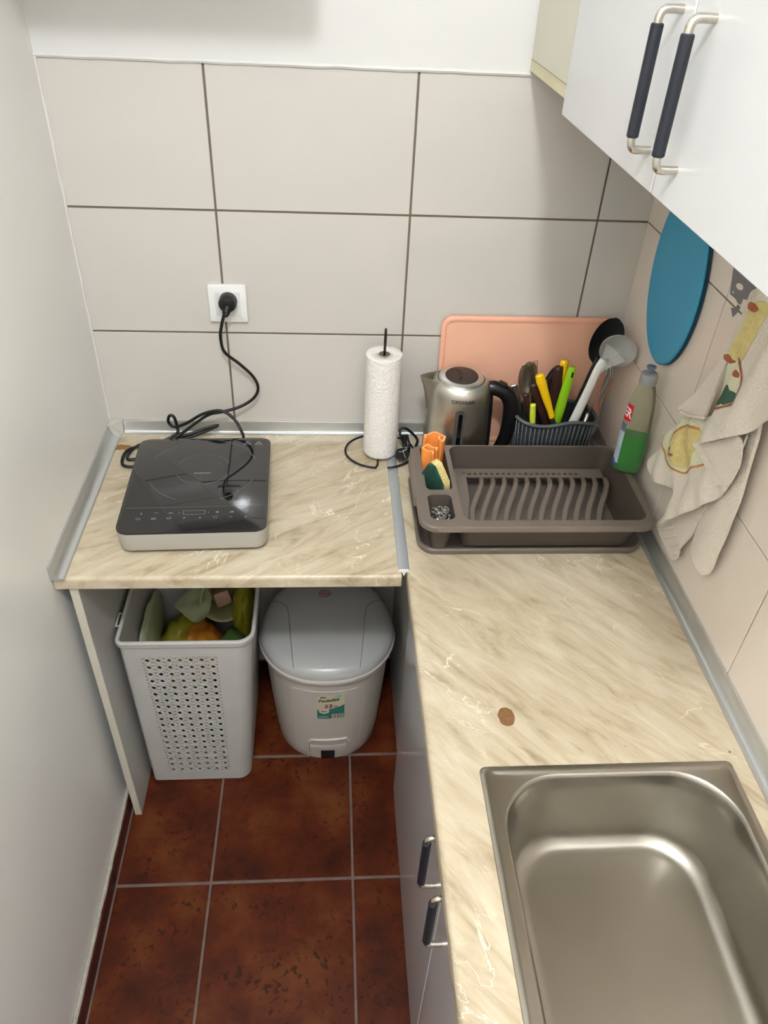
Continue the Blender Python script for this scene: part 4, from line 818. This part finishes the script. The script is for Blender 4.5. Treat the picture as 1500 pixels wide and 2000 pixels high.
# ================================================================ BLUE MAT ON THE RIGHT WALL
t = thing('oval_trivet_mat', 'teal blue oval board hanging on the tiled right wall', 'board', (W - 0.01, -0.225, 1.18))
ov = [(-0.2235 + 0.1155 * math.cos(a) + 0.012 * math.sin(a), 1.350 + 0.168 * math.sin(a)) for a in [2 * PI * k / 72 for k in range(72)]]
def ovring(s, x): 
    return [(x, -0.2235 + (y + 0.2235) * s, 1.35 + (z - 1.35) * s) for y, z in ov]
obj('panel', loft([ovring(0.99, W - 0.0085), ovring(0.998, W - 0.0095), ovring(0.998, W - 0.0125), ovring(0.985, W - 0.0138)], True, True), 'blue', t, 30)
obj('backing', loft([ovring(0.985, W - 0.0012), ovring(1.0, W - 0.002), ovring(1.0, W - 0.0084)], True, True), 'blue_edge', t, 30, label='dark edge of the board')

# grey printed motif on the decor tile
dec = [t_ for t_ in wall_right.children if t_.name.startswith('wall_tile')]
def wpoly(px): return [(U(a, b_, 'x', W).y, U(a, b_, 'x', W).z) for a, b_ in px]
for px in ([(1433, 520), (1426, 574), (1437, 584), (1441, 592), (1447, 596), (1452, 584), (1460, 586), (1466, 570), (1482, 560), (1490, 520)], [(1441, 594), (1447, 600), (1441, 610), (1431, 620), (1428, 601), (1436, 602)]):
    holes = []
    if len(px) > 8: holes = [wpoly([(1445 + 7 * math.cos(a) + 2 * math.sin(a), 560 + 7 * math.sin(a)) for a in [2 * PI * k / 14 for k in range(14)]]), wpoly([(1432 + 2 * math.cos(a), 571 + 2 * math.sin(a)) for a in [2 * PI * k / 8 for k in range(8)]])]
    obj('printed_motif', sheet(wpoly(px), lambda u, v, o: (W - 0.0004 + o, u, v), 0.0003, None, holes), 'decor', wall_right, label='grey printed motif on the tile')

# ================================================================ DISH TOWEL
t = thing('dish_towel', 'cream terry dish towel with lemon and house prints hanging on the right wall', 'towel', (W - 0.03, -0.55, 0.94))
def layer(name, px, x, fold, m='towel', th=0.003, step=0.012, sub=4, parent=None):
    P = [(U(a, b_, 'x', x).y, U(a, b_, 'x', x).z) for a, b_ in px]
    Q = [(p.x, p.y) for p in spline([(u, v, 0) for u, v in P], sub, True)]
    fn = lambda u, v, o: (x - fold(u, v) + o, u, v)
    return obj(name, sheet(Q, fn, th, step), m, parent or t, 60), fn, x
def decal(px, L, m, name='print', up=0.0011, sub=3):
    o_, fn, x = L; P = [(U(a, b_, 'x', x).y, U(a, b_, 'x', x).z) for a, b_ in px]
    Q = [(p.x, p.y) for p in spline([(u, v, 0) for u, v in P], sub, True)] if sub else P
    def f2(u, v, o): p = fn(u, v, 0); return (p[0] - up + o, p[1], p[2])
    obj(name, sheet(Q, f2, 0.0006, 0.008), m, o_)
def stroke(px, L, w_, m, name='print', up=0.0013):
    o_, fn, x = L; P = [U(a, b_, 'x', x) for a, b_ in px]; S = spline([(p.y, p.z, 0) for p in P], 5); A = []; Bk = []
    for i, p in enumerate(S):
        d = (S[min(i + 1, len(S) - 1)] - S[max(i - 1, 0)]).normalized(); nn = Vector((-d.y, d.x, 0)) * w_ * (0.75 + 0.35 * noise.noise((i * 0.7, w_ * 900, 3)))
        A.append(p + nn); Bk.append(p - nn)
    bm = loft([[(fn(q.x, q.y, 0)[0] - up, q.x, q.y) for q in pr] for pr in zip(A, Bk)], False, False, close=False); obj(name, bm, m, o_)
fw = lambda a, b_, k, ph, s=1.0: (lambda u, v: a * math.sin((u * k + v * b_) + ph) * s + 0.0015 * noise.noise((u * 22, v * 22, ph)))
LA = layer('tail_fold', [(1370, 1000), (1392, 965), (1430, 930), (1460, 860), (1490, 800), (1487, 850), (1468, 915), (1445, 985), (1420, 1045), (1402, 1082), (1386, 1118), (1374, 1121), (1361, 1095), (1350, 1068), (1354, 1040)], W - 0.016, lambda u, v: 0.008 * math.cos((u + 0.655 + 0.10 * (v - 1.1)) * 34) + 0.002 * noise.noise((u * 20, v * 20, 1)), th=0.006)
LU = layer('under_flap', [(1288, 1018), (1287, 1036), (1300, 1076), (1311, 1093), (1324, 1089), (1329, 1072), (1348, 1045), (1374, 1000), (1385, 972), (1330, 985)], W - 0.014, fw(0.003, 60, 10, 0.3), th=0.004)
for k in range(4):
    a = U(1294 + k * 7.5, 1032 + k * 17, 'x', W - 0.018); b_ = U(1316 + k * 4, 1030 + k * 16, 'x', W - 0.019)
    obj('hem_pleat', tube([a, a.lerp(b_, .5) + Vector((-.003, 0, 0)), b_], [0.003, 0.004, 0.002], 8, sub=3, flat=0.6), 'towel', LU[0], 'all')
LB = layer('lower_fold', [(1335, 812), (1312, 833), (1290, 862), (1268, 893), (1265, 908), (1276, 933), (1296, 950), (1312, 963), (1303, 995), (1287, 1021), (1330, 1007), (1375, 986), (1412, 965), (1428, 940), (1442, 900), (1455, 850), (1400, 815)], W - 0.030, lambda u, v: 0.007 * math.sin(u * 48 + v * 26 + 1.2) + 0.004 * math.sin(u * 90 - v * 40) + 0.003 * noise.noise((u * 26, v * 26, 1.2)), th=0.004)
LC = layer('upper_fold', [(1462, 570), (1450, 606), (1428, 645), (1402, 702), (1382, 730), (1352, 770), (1330, 792), (1326, 803), (1336, 812), (1360, 819), (1374, 821), (1384, 798), (1404, 745), (1440, 665), (1482, 575)], W - 0.040, fw(0.004, 8, 50, 0.4), th=0.005)
obj('hem_roll', tube([U(a, b_, 'x', W - 0.046) for a, b_ in ((1328, 803), (1345, 811), (1362, 814), (1376, 816))], 0.0042, 8, sub=4, flat=0.8), 'towel', LC[0], 'all')
LD = layer('front_fold', [(1480, 570), (1510, 566), (1550, 590), (1540, 690), (1506, 755), (1497, 790), (1498, 814), (1470, 834), (1440, 849), (1400, 860), (1358, 864), (1372, 826), (1386, 797), (1408, 745), (1440, 676)], W - 0.050, lambda u, v: 0.007 * math.sin(u * 52 + v * 20 + 2.2) + 0.003 * math.sin(u * 110 + v * 12) + 0.003 * noise.noise((u * 26, v * 26, 2.2)), th=0.004)
LF = layer('back_fold', [(1356, 866), (1400, 862), (1440, 850), (1452, 868), (1446, 905), (1428, 938), (1418, 948), (1398, 945), (1384, 920), (1368, 885)], W - 0.040, fw(0.003, 20, 20, 2.0), th=0.003)
stroke([(1374, 868), (1390, 900), (1404, 930), (1414, 945)], LF, 0.0006, 'towel_p', 'hem_seam')
# prints
decal([(1330, 818), (1300, 846), (1292, 870), (1302, 895), (1316, 915), (1331, 926), (1352, 912), (1376, 899), (1366, 870), (1370, 826)], LB, 'towel_p', up=0.0010)
decal([(1340, 834), (1358, 832), (1372, 840), (1366, 868), (1356, 884), (1345, 905), (1332, 916), (1318, 905), (1316, 880), (1324, 850)], LB, 'pr_yellow', up=0.0014)
stroke([(1293, 850), (1293, 866), (1303, 885), (1308, 902), (1320, 917), (1331, 924), (1345, 914), (1360, 909), (1376, 900)], LB, 0.0024, 'pr_orange', up=0.0019)
stroke([(1371, 838), (1352, 831), (1336, 834), (1324, 848), (1314, 866), (1311, 884)], LB, 0.0030, 'pr_orange', up=0.0019)
stroke([(1312, 870), (1316, 885), (1324, 889)], LB, 0.0030, 'pr_rust', up=0.0022); stroke([(1312, 893), (1316, 882), (1322, 874)], LB, 0.0022, 'pr_rust', up=0.0024)
decal([(1478, 592), (1500, 598), (1478, 640), (1458, 680), (1446, 702), (1428, 700), (1424, 690), (1446, 650)], LD, 'pr_yellow', up=0.0012)
decal([(1424, 700), (1440, 706), (1444, 740), (1443, 778), (1438, 788), (1396, 794), (1392, 790), (1404, 752)], LD, 'towel_p', up=0.0010)
decal([(1412, 754), (1420, 752), (1424, 762), (1440, 769), (1440, 784), (1392, 793), (1400, 772)], LD, 'pr_green', up=0.0014, sub=2)
stroke([(1389, 799), (1412, 795), (1440, 788)], LD, 0.0021, 'pr_rust', up=0.0016); stroke([(1441, 698), (1443, 730), (1444, 755), (1442, 774)], LD, 0.0028, 'pr_rust', up=0.0016)
decal([(1472, 590), (1482, 594), (1486, 604), (1478, 610), (1468, 602)], LD, 'pr_rust', up=0.0018)
decal([(1418, 694), (1424, 692), (1428, 702), (1436, 706), (1424, 710), (1417, 704)], LD, 'pr_rust', up=0.0018); decal([(1428, 732), (1434, 722), (1440, 730), (1438, 738)], LD, 'pr_rust', up=0.0018)
obj('hanging_loop', tube([(W - 0.046, -0.56, 1.45), (W - 0.03, -0.56, 1.50), (W - 0.012, -0.56, 1.515), (W - 0.020, -0.575, 1.50), (W - 0.046, -0.58, 1.46)], 0.003, 6, sub=4), 'towel', t, 'all')
hk = tag(obj('wall_hook', tube([(W - 0.002, -0.566, 1.53), (W - 0.016, -0.566, 1.524), (W - 0.022, -0.566, 1.512), (W - 0.016, -0.566, 1.505), (W - 0.008, -0.566, 1.507)], 0.0025, 8, sub=4), 'chrome', None, 'all'), 'small metal wall hook the towel hangs from', 'hook')

# ================================================================ PERFORATED BASKET UNDER THE SHORT WORKTOP
t = thing('plastic_hamper', 'tall white perforated plastic basket with bags inside', 'basket', (0.2, -0.27, 0))
HZ = 0.585; NR = 24
def hy(z): return -0.4215 - 0.024 * z / HZ          # front face
def hx(z): return 0.055 + 0.004 * z / HZ, 0.3155 + 0.040 * z / HZ
def lat(z): return 0.103, 0.276 - 0.013 * (1 - z / HZ)
LZ0, LZ1 = 0.045, 0.530
def hring(z, off=0.0, full=True):
    x0, x1 = hx(z); yf, yb = hy(z), -0.115 + 0.03 * z / HZ; x0 -= off; x1 += off; yf -= off; yb += off
    rl, rr = 0.012 + off, 0.034 + off; P = []
    l0, l1 = lat(z)
    P += [(x0 + rl + k * (l0 - x0 - rl) / 2, yf) for k in range(2)] + [(l0 + (l1 - l0) * k / 7, yf) for k in range(8)] + [(l1 + (x1 - rr - l1) * 0.5, yf)]
    P += [(x1 - rr + rr * math.sin(a), yf + rr - rr * math.cos(a)) for a in [PI / 2 * k / 14 for k in range(15)]]
    P += [(x1 - rr + rr * math.cos(a), yb - rr + rr * math.sin(a)) for a in [PI / 2 * k / 6 for k in range(7)]]
    P += [(x0 + rl - rl * math.sin(a), yb - rl + rl * math.cos(a)) for a in [PI / 2 * k / 4 for k in range(5)]]
    P += [(x0 + rl - rl * math.cos(a), yf + rl - rl * math.sin(a)) for a in [PI / 2 * k / 4 for k in range(4)]]
    return [(x, y, z) for x, y in P]
zl = [0.002, 0.006, LZ0, LZ1, HZ - 0.02, HZ - 0.004]
bm = bmesh.new()
for io in (0.0, -0.0024):
  V = [[bm.verts.new(p) for p in hring(z if io == 0 or z > 0.004 else 0.0045, (-0.006 if z < 0.004 else 0) + io)] for z in zl]; n_ = len(V[0])
  for r_ in range(len(V) - 1):
    for i in range(n_):
        if zl[r_] == LZ0 and 2 <= i < 9: continue
        j = (i + 1) % n_; bm.faces.new((V[r_][i], V[r_][j], V[r_ + 1][j], V[r_ + 1][i]))
  bm.faces.new(list(reversed(V[0])))
obj('body', bm, 'bas', t)
obj('rim', loft([hring(z, o) for z, o in ((HZ - 0.016, 0.0), (HZ - 0.016, 0.0055), (HZ - 0.003, 0.0065), (HZ, 0.004), (HZ + 0.0005, 0.0), (HZ - 0.002, -0.0028), (HZ - 0.010, -0.0026))], False, False), 'bas', t, 40)
# lattice: 7 x 19 star cells with real holes
cb_ = 0.5; tri = [[(-.40, .45), (-.06, .45), (-.16, .31)], [(-.45, .41), (-.29, .26), (-.45, .08)]]
holes = [[(-.30, 0), (0, -.28), (.30, 0), (0, .28)]]
for sx in (1, -1):
    for sy in (1, -1): holes += [[(p[0] * sx, p[1] * sy) for p in q] for q in tri]
CV, CF = flat_mesh([(-.5, -.5), (.5, -.5), (.5, .5), (-.5, .5)], holes)
bm = bmesh.new()
for c in range(7):
    for r_ in range(19):
        A = []; Bk = []
        for v in CV:
            fz = (r_ + 0.5 + v.y) / 19; z = LZ0 + (LZ1 - LZ0) * fz; l0, l1 = lat(z); x = l0 + (l1 - l0) * (c + 0.5 + v.x) / 7; y = hy(z)
            A.append(bm.verts.new((x, y - 0.0002, z))); Bk.append(bm.verts.new((x, y + 0.0022, z)))
        cnt = {}
        for f in CF:
            bm.faces.new([A[i] for i in f]); bm.faces.new([Bk[i] for i in reversed(f)])
            for i in range(3): e = (f[i], f[(i + 1) % 3]); cnt.setdefault(tuple(sorted(e)), []).append(e)
        for l in cnt.values():
            if len(l) == 1 and not (abs(abs(CV[l[0][0]].x) - .5) < 1e-4 and abs(abs(CV[l[0][1]].x) - .5) < 1e-4) and not (abs(abs(CV[l[0][0]].y) - .5) < 1e-4 and abs(abs(CV[l[0][1]].y) - .5) < 1e-4):
                i, j = l[0]; bm.faces.new((A[j], A[i], Bk[i], Bk[j]))
me_o = obj('lattice_panel', bm, 'bas', t, label='perforated star-pattern front panel')
x0h = hx(HZ)[0]
obj('hinge_loop', tube([(x0h - 0.004, -0.392, HZ - 0.006), (x0h - 0.014, -0.392, HZ - 0.006), (x0h - 0.0145, -0.352, HZ - 0.006), (x0h - 0.004, -0.352, HZ - 0.006)], 0.0026, 6), 'bas', t, 30)

# things inside the basket
def crumple(name, label, cat, c, s, m, seed, amp=0.22, fr=2.2, rot=0):
    b = bmesh.new(); bmesh.ops.create_icosphere(b, subdivisions=4, radius=1)
    for v in b.verts:
        p = v.co.copy(); n1 = noise.noise(p * fr + Vector((seed, 0, 0))); n2 = abs(noise.noise(p * fr * 2.3 + Vector((0, seed, 0)))); v.co = p * (1 + amp * n1 - amp * 0.8 * n2)
        for i in range(3): v.co[i] = math.copysign(min(abs(v.co[i]), 0.9), v.co[i])
        v.co = Vector((v.co.x * s[0], v.co.y * s[1], v.co.z * s[2]))
    xf(b, Matrix.Translation(c) @ Matrix.Rotation(rot, 4, 'Z')); return tag(obj(name, b, m, None, 60), label, cat)
crumple('plastic_bag', 'large crumpled yellow plastic bag filling the white basket', 'bag', (0.163, -0.235, 0.315), (0.082, 0.11, 0.125), 'bag_y', 1.0)
crumple('plastic_bag', 'milky grey bag against the left inside of the basket', 'bag', (0.080, -0.26, 0.40), (0.018, 0.135, 0.10), 'bag_w', 4.0, 0.15)
crumple('plastic_bag', 'orange crumpled bag in the middle of the basket', 'bag', (0.205, -0.275, 0.355), (0.055, 0.07, 0.09), 'bag_o', 7.0)
crumple('green_packet', 'green packet in the front right of the basket', 'packet', (0.288, -0.305, 0.36), (0.044, 0.06, 0.10), 'bag_g', 9.0, 0.16)
crumple('plastic_bag', 'yellow bag lining the right inside of the basket', 'bag', (0.309, -0.19, 0.42), (0.032, 0.09, 0.10), 'bag_y', 12.0, 0.18)
crumple('plastic_bag', 'added dark olive bag darkening the holes of the perforated basket', 'bag', (0.185, -0.265, 0.125), (0.105, 0.125, 0.12), mat('hole_darkening_olive', (48, 46, 24), 0.5), 15.0, 0.12)  # added bag; its dark colour stands in for shade behind the lattice holes
t = thing('plastic_jug', 'pale plastic jug tipped over on top of the bags', 'jug', (0.245, -0.215, 0.44))
JM = Matrix.Translation((0.258, -0.205, 0.475)) @ Matrix.Rotation(R_(62), 4, 'X') @ Matrix.Rotation(R_(12), 4, 'Y')
jb = lathe([(0.036, -0.12), (0.040, -0.118), (0.052, -0.02), (0.056, 0.0), (0.060, 0.002), (0.060, -0.002), (0.0545, -0.004), (0.050, -0.02), (0.038, -0.114), (0.004, -0.115)], (0, 0, 0), 40, cap=False)
obj('body', xf(jb, JM), 'bowl', t, 40)
pk = tag(obj('paper_packet', xf(box(-0.022, 0.02, -0.028, 0.012, -0.108, -0.03, 0.006), JM @ Matrix.Rotation(0.3, 4, 'Z')), 'pinkb', None, 30), 'brown paper packet inside the pale jug', 'packet')
sh = [(0.135, -0.21), (0.165, -0.245), (0.205, -0.262), (0.225, -0.235), (0.222, -0.18), (0.18, -0.15)]
tag(obj('plastic_bag', sheet([(p.x, p.y) for p in spline([(a, b_, 0) for a, b_ in sh], 5, True)], lambda u, v, o: (u, v, 0.468 + 0.35 * (v + 0.2) * 0.5 + 0.012 * noise.noise((u * 30, v * 30, 2)) - o), 0.003, 0.01), 'bag_w', None, 60), 'folded pale bag flap lying left of the jug', 'bag')

# ================================================================ PEDAL BIN
PX, PY = 0.5245, -0.245
half = [(0.0, -0.165), (0.06, -0.158), (0.115, -0.132), (0.156, -0.085), (0.179, -0.025), (0.178, 0.03), (0.165, 0.09), (0.142, 0.140), (0.105, 0.168), (0.05, 0.178)]
out2 = half + [(0.0, 0.180)] + [(-x, y) for x, y in reversed(half[1:])]
base_ol = [(p.x, p.y) for p in spline([(x, y, 0) for x, y in out2], 5, True)]
def bring2(s, z, sy=None, dy=0.0): return [(PX + x * s * 0.985, PY + dy + y * (sy or s), z) for x, y in base_ol]
t = thing('pedal_bin', 'light grey pedal bin with grey lid and teal sticker', 'bin', (PX, PY, 0))
BZ = 0.388
bprof2 = ((0.755, 0.70, 0.001), (0.765, 0.715, 0.006), (0.80, 0.755, 0.05), (0.855, 0.83, 0.18), (0.905, 0.90, 0.32), (0.925, 0.925, 0.365), (0.93, 0.93, BZ - 0.012))
obj('body', loft([bring2(sx, z, sy) for sx, sy, z in bprof2]), 'bin', t, 35)
obj('rim', loft([bring2(s, z) for s, z in ((0.93, BZ - 0.014), (0.985, BZ - 0.014), (1.0, BZ - 0.009), (1.0, BZ), (0.98, BZ + 0.004))], False, False), 'bin', t, 40)
lidp = [(0.985, BZ + 0.0035), (0.982, BZ + 0.009), (0.965, BZ + 0.018), (0.93, BZ + 0.026), (0.86, BZ + 0.033), (0.70, BZ + 0.0385), (0.45, BZ + 0.042), (0.2, BZ + 0.0435), (0.02, BZ + 0.044)]
lid = obj('lid', loft([bring2(s, z) for s, z in lidp], False, True), 'lid', t, 60)
def lz(x, y):   # lid height at a point
    lo, hi = 0.0, 1.0; 
    # scale of the outline ring through (x, y)
    a = math.atan2(y - PY, x - PX); best = min(base_ol, key=lambda q: abs((math.atan2(q[1], q[0]) - a + PI) % (2 * PI) - PI)); s = math.hypot(x - PX, y - PY) / math.hypot(*best)
    for (s0, z0), (s1, z1) in zip(lidp, lidp[1:]):
        if s1 <= s <= s0: return z0 + (z1 - z0) * (s0 - s) / (s0 - s1)
    return lidp[-1][1]
for sgn in (-1, 1):
    path = spline([(PX + sgn * x, PY + y, 0) for x, y in ((0.082, -0.138), (0.087, -0.10), (0.094, -0.03), (0.100, 0.03), (0.108, 0.062), (0.130, 0.082), (0.155, 0.094))], 6)
    obj('lid_crease', tube([(p.x, p.y, lz(p.x, p.y) - 0.0002) for p in path], 0.0012, 6), mat('lid_crease_grey', (128, 129, 130), 0.4) if sgn < 0 else bpy.data.materials['lid_crease_grey'], lid, 'all')
bx_, by_ = PX - 0.006, PY + 0.106
em = bmesh.new(); tube([(bx_ + 0.0155 * math.cos(a), by_ + 0.0125 * math.sin(a), lz(bx_ + 0.0155 * math.cos(a), by_ + 0.0125 * math.sin(a)) + 0.0006) for a in [2 * PI * k / 28 for k in range(28)]], 0.0012, 5, closed=True, bm=em)
eo = obj('logo_oval', em, mat('logo_red', (150, 62, 48), 0.5), lid, 'all', label='red oval logo')
tx = text2d('Akay', 0.0125, bold=0.0003)
for v in tx.verts: v.co = Vector((bx_ + v.co.x, by_ + v.co.y, lz(bx_ + v.co.x, by_ + v.co.y) + 0.0009))
obj('logo_text', tx, bpy.data.materials['logo_red'], lid)
# surface of the bin's front
def bsurf(x, z, off=0.0):
    for p, q in zip(bprof2, bprof2[1:]):
        if p[2] <= z <= q[2]: f = (z - p[2]) / (q[2] - p[2]); sx, sy = p[0] + (q[0] - p[0]) * f, p[1] + (q[1] - p[1]) * f; break
    else: sx, sy = bprof2[-1][:2]
    u = (x - PX) / (sx * 0.985); pts = base_ol; m_ = len(pts); best = None
    for i in range(m_):
        (x1, y1), (x2, y2) = pts[i], pts[(i + 1) % m_]
        if y1 < 0.02 and y2 < 0.02 and (x1 - u) * (x2 - u) <= 0 and abs(x2 - x1) > 1e-9: best = y1 + (y2 - y1) * (u - x1) / (x2 - x1)
    if best is None: best = -0.02
    return Vector((x, PY + best * sy - off, z))
pan = [(-0.088, 0.02), (-0.090, 0.10), (-0.093, 0.25), (-0.092, 0.315), (-0.086, 0.328), (-0.074, 0.332), (0.0, 0.333), (0.074, 0.332), (0.086, 0.328), (0.092, 0.315), (0.093, 0.25), (0.090, 0.10), (0.088, 0.02)]
obj('front_panel_line', tube([bsurf(PX + p.x, p.y, 0.0002) for p in spline([(x, z, 0) for x, z in pan], 5)], 0.0011, 6), 'bin', t, 'all')
# pedal recess
arch = [(-0.052, 0.002), (-0.053, 0.078), (-0.047, 0.096), (-0.034, 0.104), (0.040, 0.106), (0.053, 0.100), (0.060, 0.082)]
obj('pedal_arch', tube([bsurf(PX + p.x, p.y, 0.0012) for p in spline([(x, z, 0) for x, z in arch], 5)], [0.0042] * 31, 8), 'bin', t, 'all')
pb = bmesh.new()
rows = []
for z in (0.002, 0.03, 0.06, 0.072, 0.078):
    rows.append([tuple(bsurf(PX + x, z, 0.0012 if z < 0.075 else -0.001)) for x in [-0.048 + 0.1 * k / 12 for k in range(13)]])
obj('pedal', loft(rows, False, False, close=False), 'bin', t, 40)
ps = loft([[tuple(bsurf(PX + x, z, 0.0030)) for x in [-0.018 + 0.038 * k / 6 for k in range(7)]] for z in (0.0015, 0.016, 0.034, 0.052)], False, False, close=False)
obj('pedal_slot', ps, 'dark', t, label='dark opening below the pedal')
# sticker
def sxm(x): return (x + 0.0265) * 1.32 - 0.0265
def szm(z): return 0.215 + (z - 0.222) * 1.3
def st(x0, x1, z0, z1, off, m, name, parent, fn=None, nx=10):
    x0, x1, z0, z1 = sxm(x0), sxm(x1), szm(z0), szm(z1)
    rows = [[tuple(bsurf(PX + x0 + (x1 - x0) * k / nx, (z0 + (z1 - z0) * j / 4) + (fn(k / nx, j / 4) if fn else 0), off)) for k in range(nx + 1)] for j in range(5)]
    return obj(name, loft(rows, False, False, close=False), m, parent, 60)
S0, S1 = -0.0265, 0.0275
sk = st(S0, S1, 0.222, 0.306, 0.0016, 'sticker', 'sticker', t, lambda u, v: (0.016 * u - 0.010) * v); sk['label'] = 'cream and teal product sticker'
st(S0 + .0003, S1 - .0003, 0.2225, 0.256, 0.0024, 'teal', 'sticker_wave', sk, lambda u, v: (0.020 * u * u - 0.004) * v)
st(S0 + .004, S0 + .024, 0.240, 0.256, 0.0030, 'sticker', 'sticker_badge', sk, lambda u, v: -0.008 * (2 * u - 1) ** 2 * (1 - v) * -1)
st(S0 + .029, S1 - .002, 0.2245, 0.238, 0.0030, 'sticker', 'barcode_field', sk)
for k in range(9): st(S0 + .031 + k * 0.0022, S0 + .031 + k * 0.0022 + (0.0012 if k % 3 else 0.0006), 0.2265, 0.2365, 0.0036, 'black', 'barcode_bar', sk, nx=1)
st(S0 + .003, S0 + .022, 0.2275, 0.230, 0.0030, 'ltblue', 'sticker_line', sk)
for body, size, x, z, m, tl in (('Pedalba', 0.0135, -0.003, 0.287, 'olive', 0.14), ('22', 0.0165, -0.004, 0.267, 'maroon', 0.05), ('Lt', 0.0085, 0.010, 0.2665, 'maroon', 0.05), ('eco', 0.007, -0.013, 0.249, 'maroon', 0.0), ('akay', 0.007, -0.014, 0.2975, 'olive', 0.14)):
    tx = text2d(body, size, bold=0.0003)
    for v in tx.verts: v.co = bsurf(PX + sxm(x + v.co.x), szm(z + v.co.y + v.co.x * tl), 0.0034)
    obj('sticker_text', tx, m, sk)
for dx, dz, q in ((0.012, 0.2985, 0.0042), (0.0175, 0.3015, 0.0036), (0.0165, 0.2965, 0.0030)):
    b = bmesh.new(); b.faces.new([b.verts.new(bsurf(PX + sxm(dx + q * math.cos(a)), szm(dz + q * math.sin(a)), 0.0034)) for a in [2 * PI * k / 12 for k in range(12)]]); obj('sticker_emblem', b, 'ltblue', sk)

# repeats of a kind share a group
for pre, grp in (('table_spoon', 'steel spoons in the grey utensil basket'), ('table_knife', 'brown-handled knives in the grey utensil basket'), ('paring_knife', 'yellow-handled knives in the grey utensil basket'), ('sponge_cloth', 'orange sponge cloths in the drainer compartment'),
                 ('plastic_bag', 'crumpled bags in the perforated basket'), ('upstand_trim', 'aluminium cove trims around the worktops'), ('trim_corner', 'corner pieces of the cove trims'), ('worktop', 'marble-look worktops')):
    for o in COL.objects:
        if o.parent is None and o.name.split('.')[0] == pre: o['group'] = grp
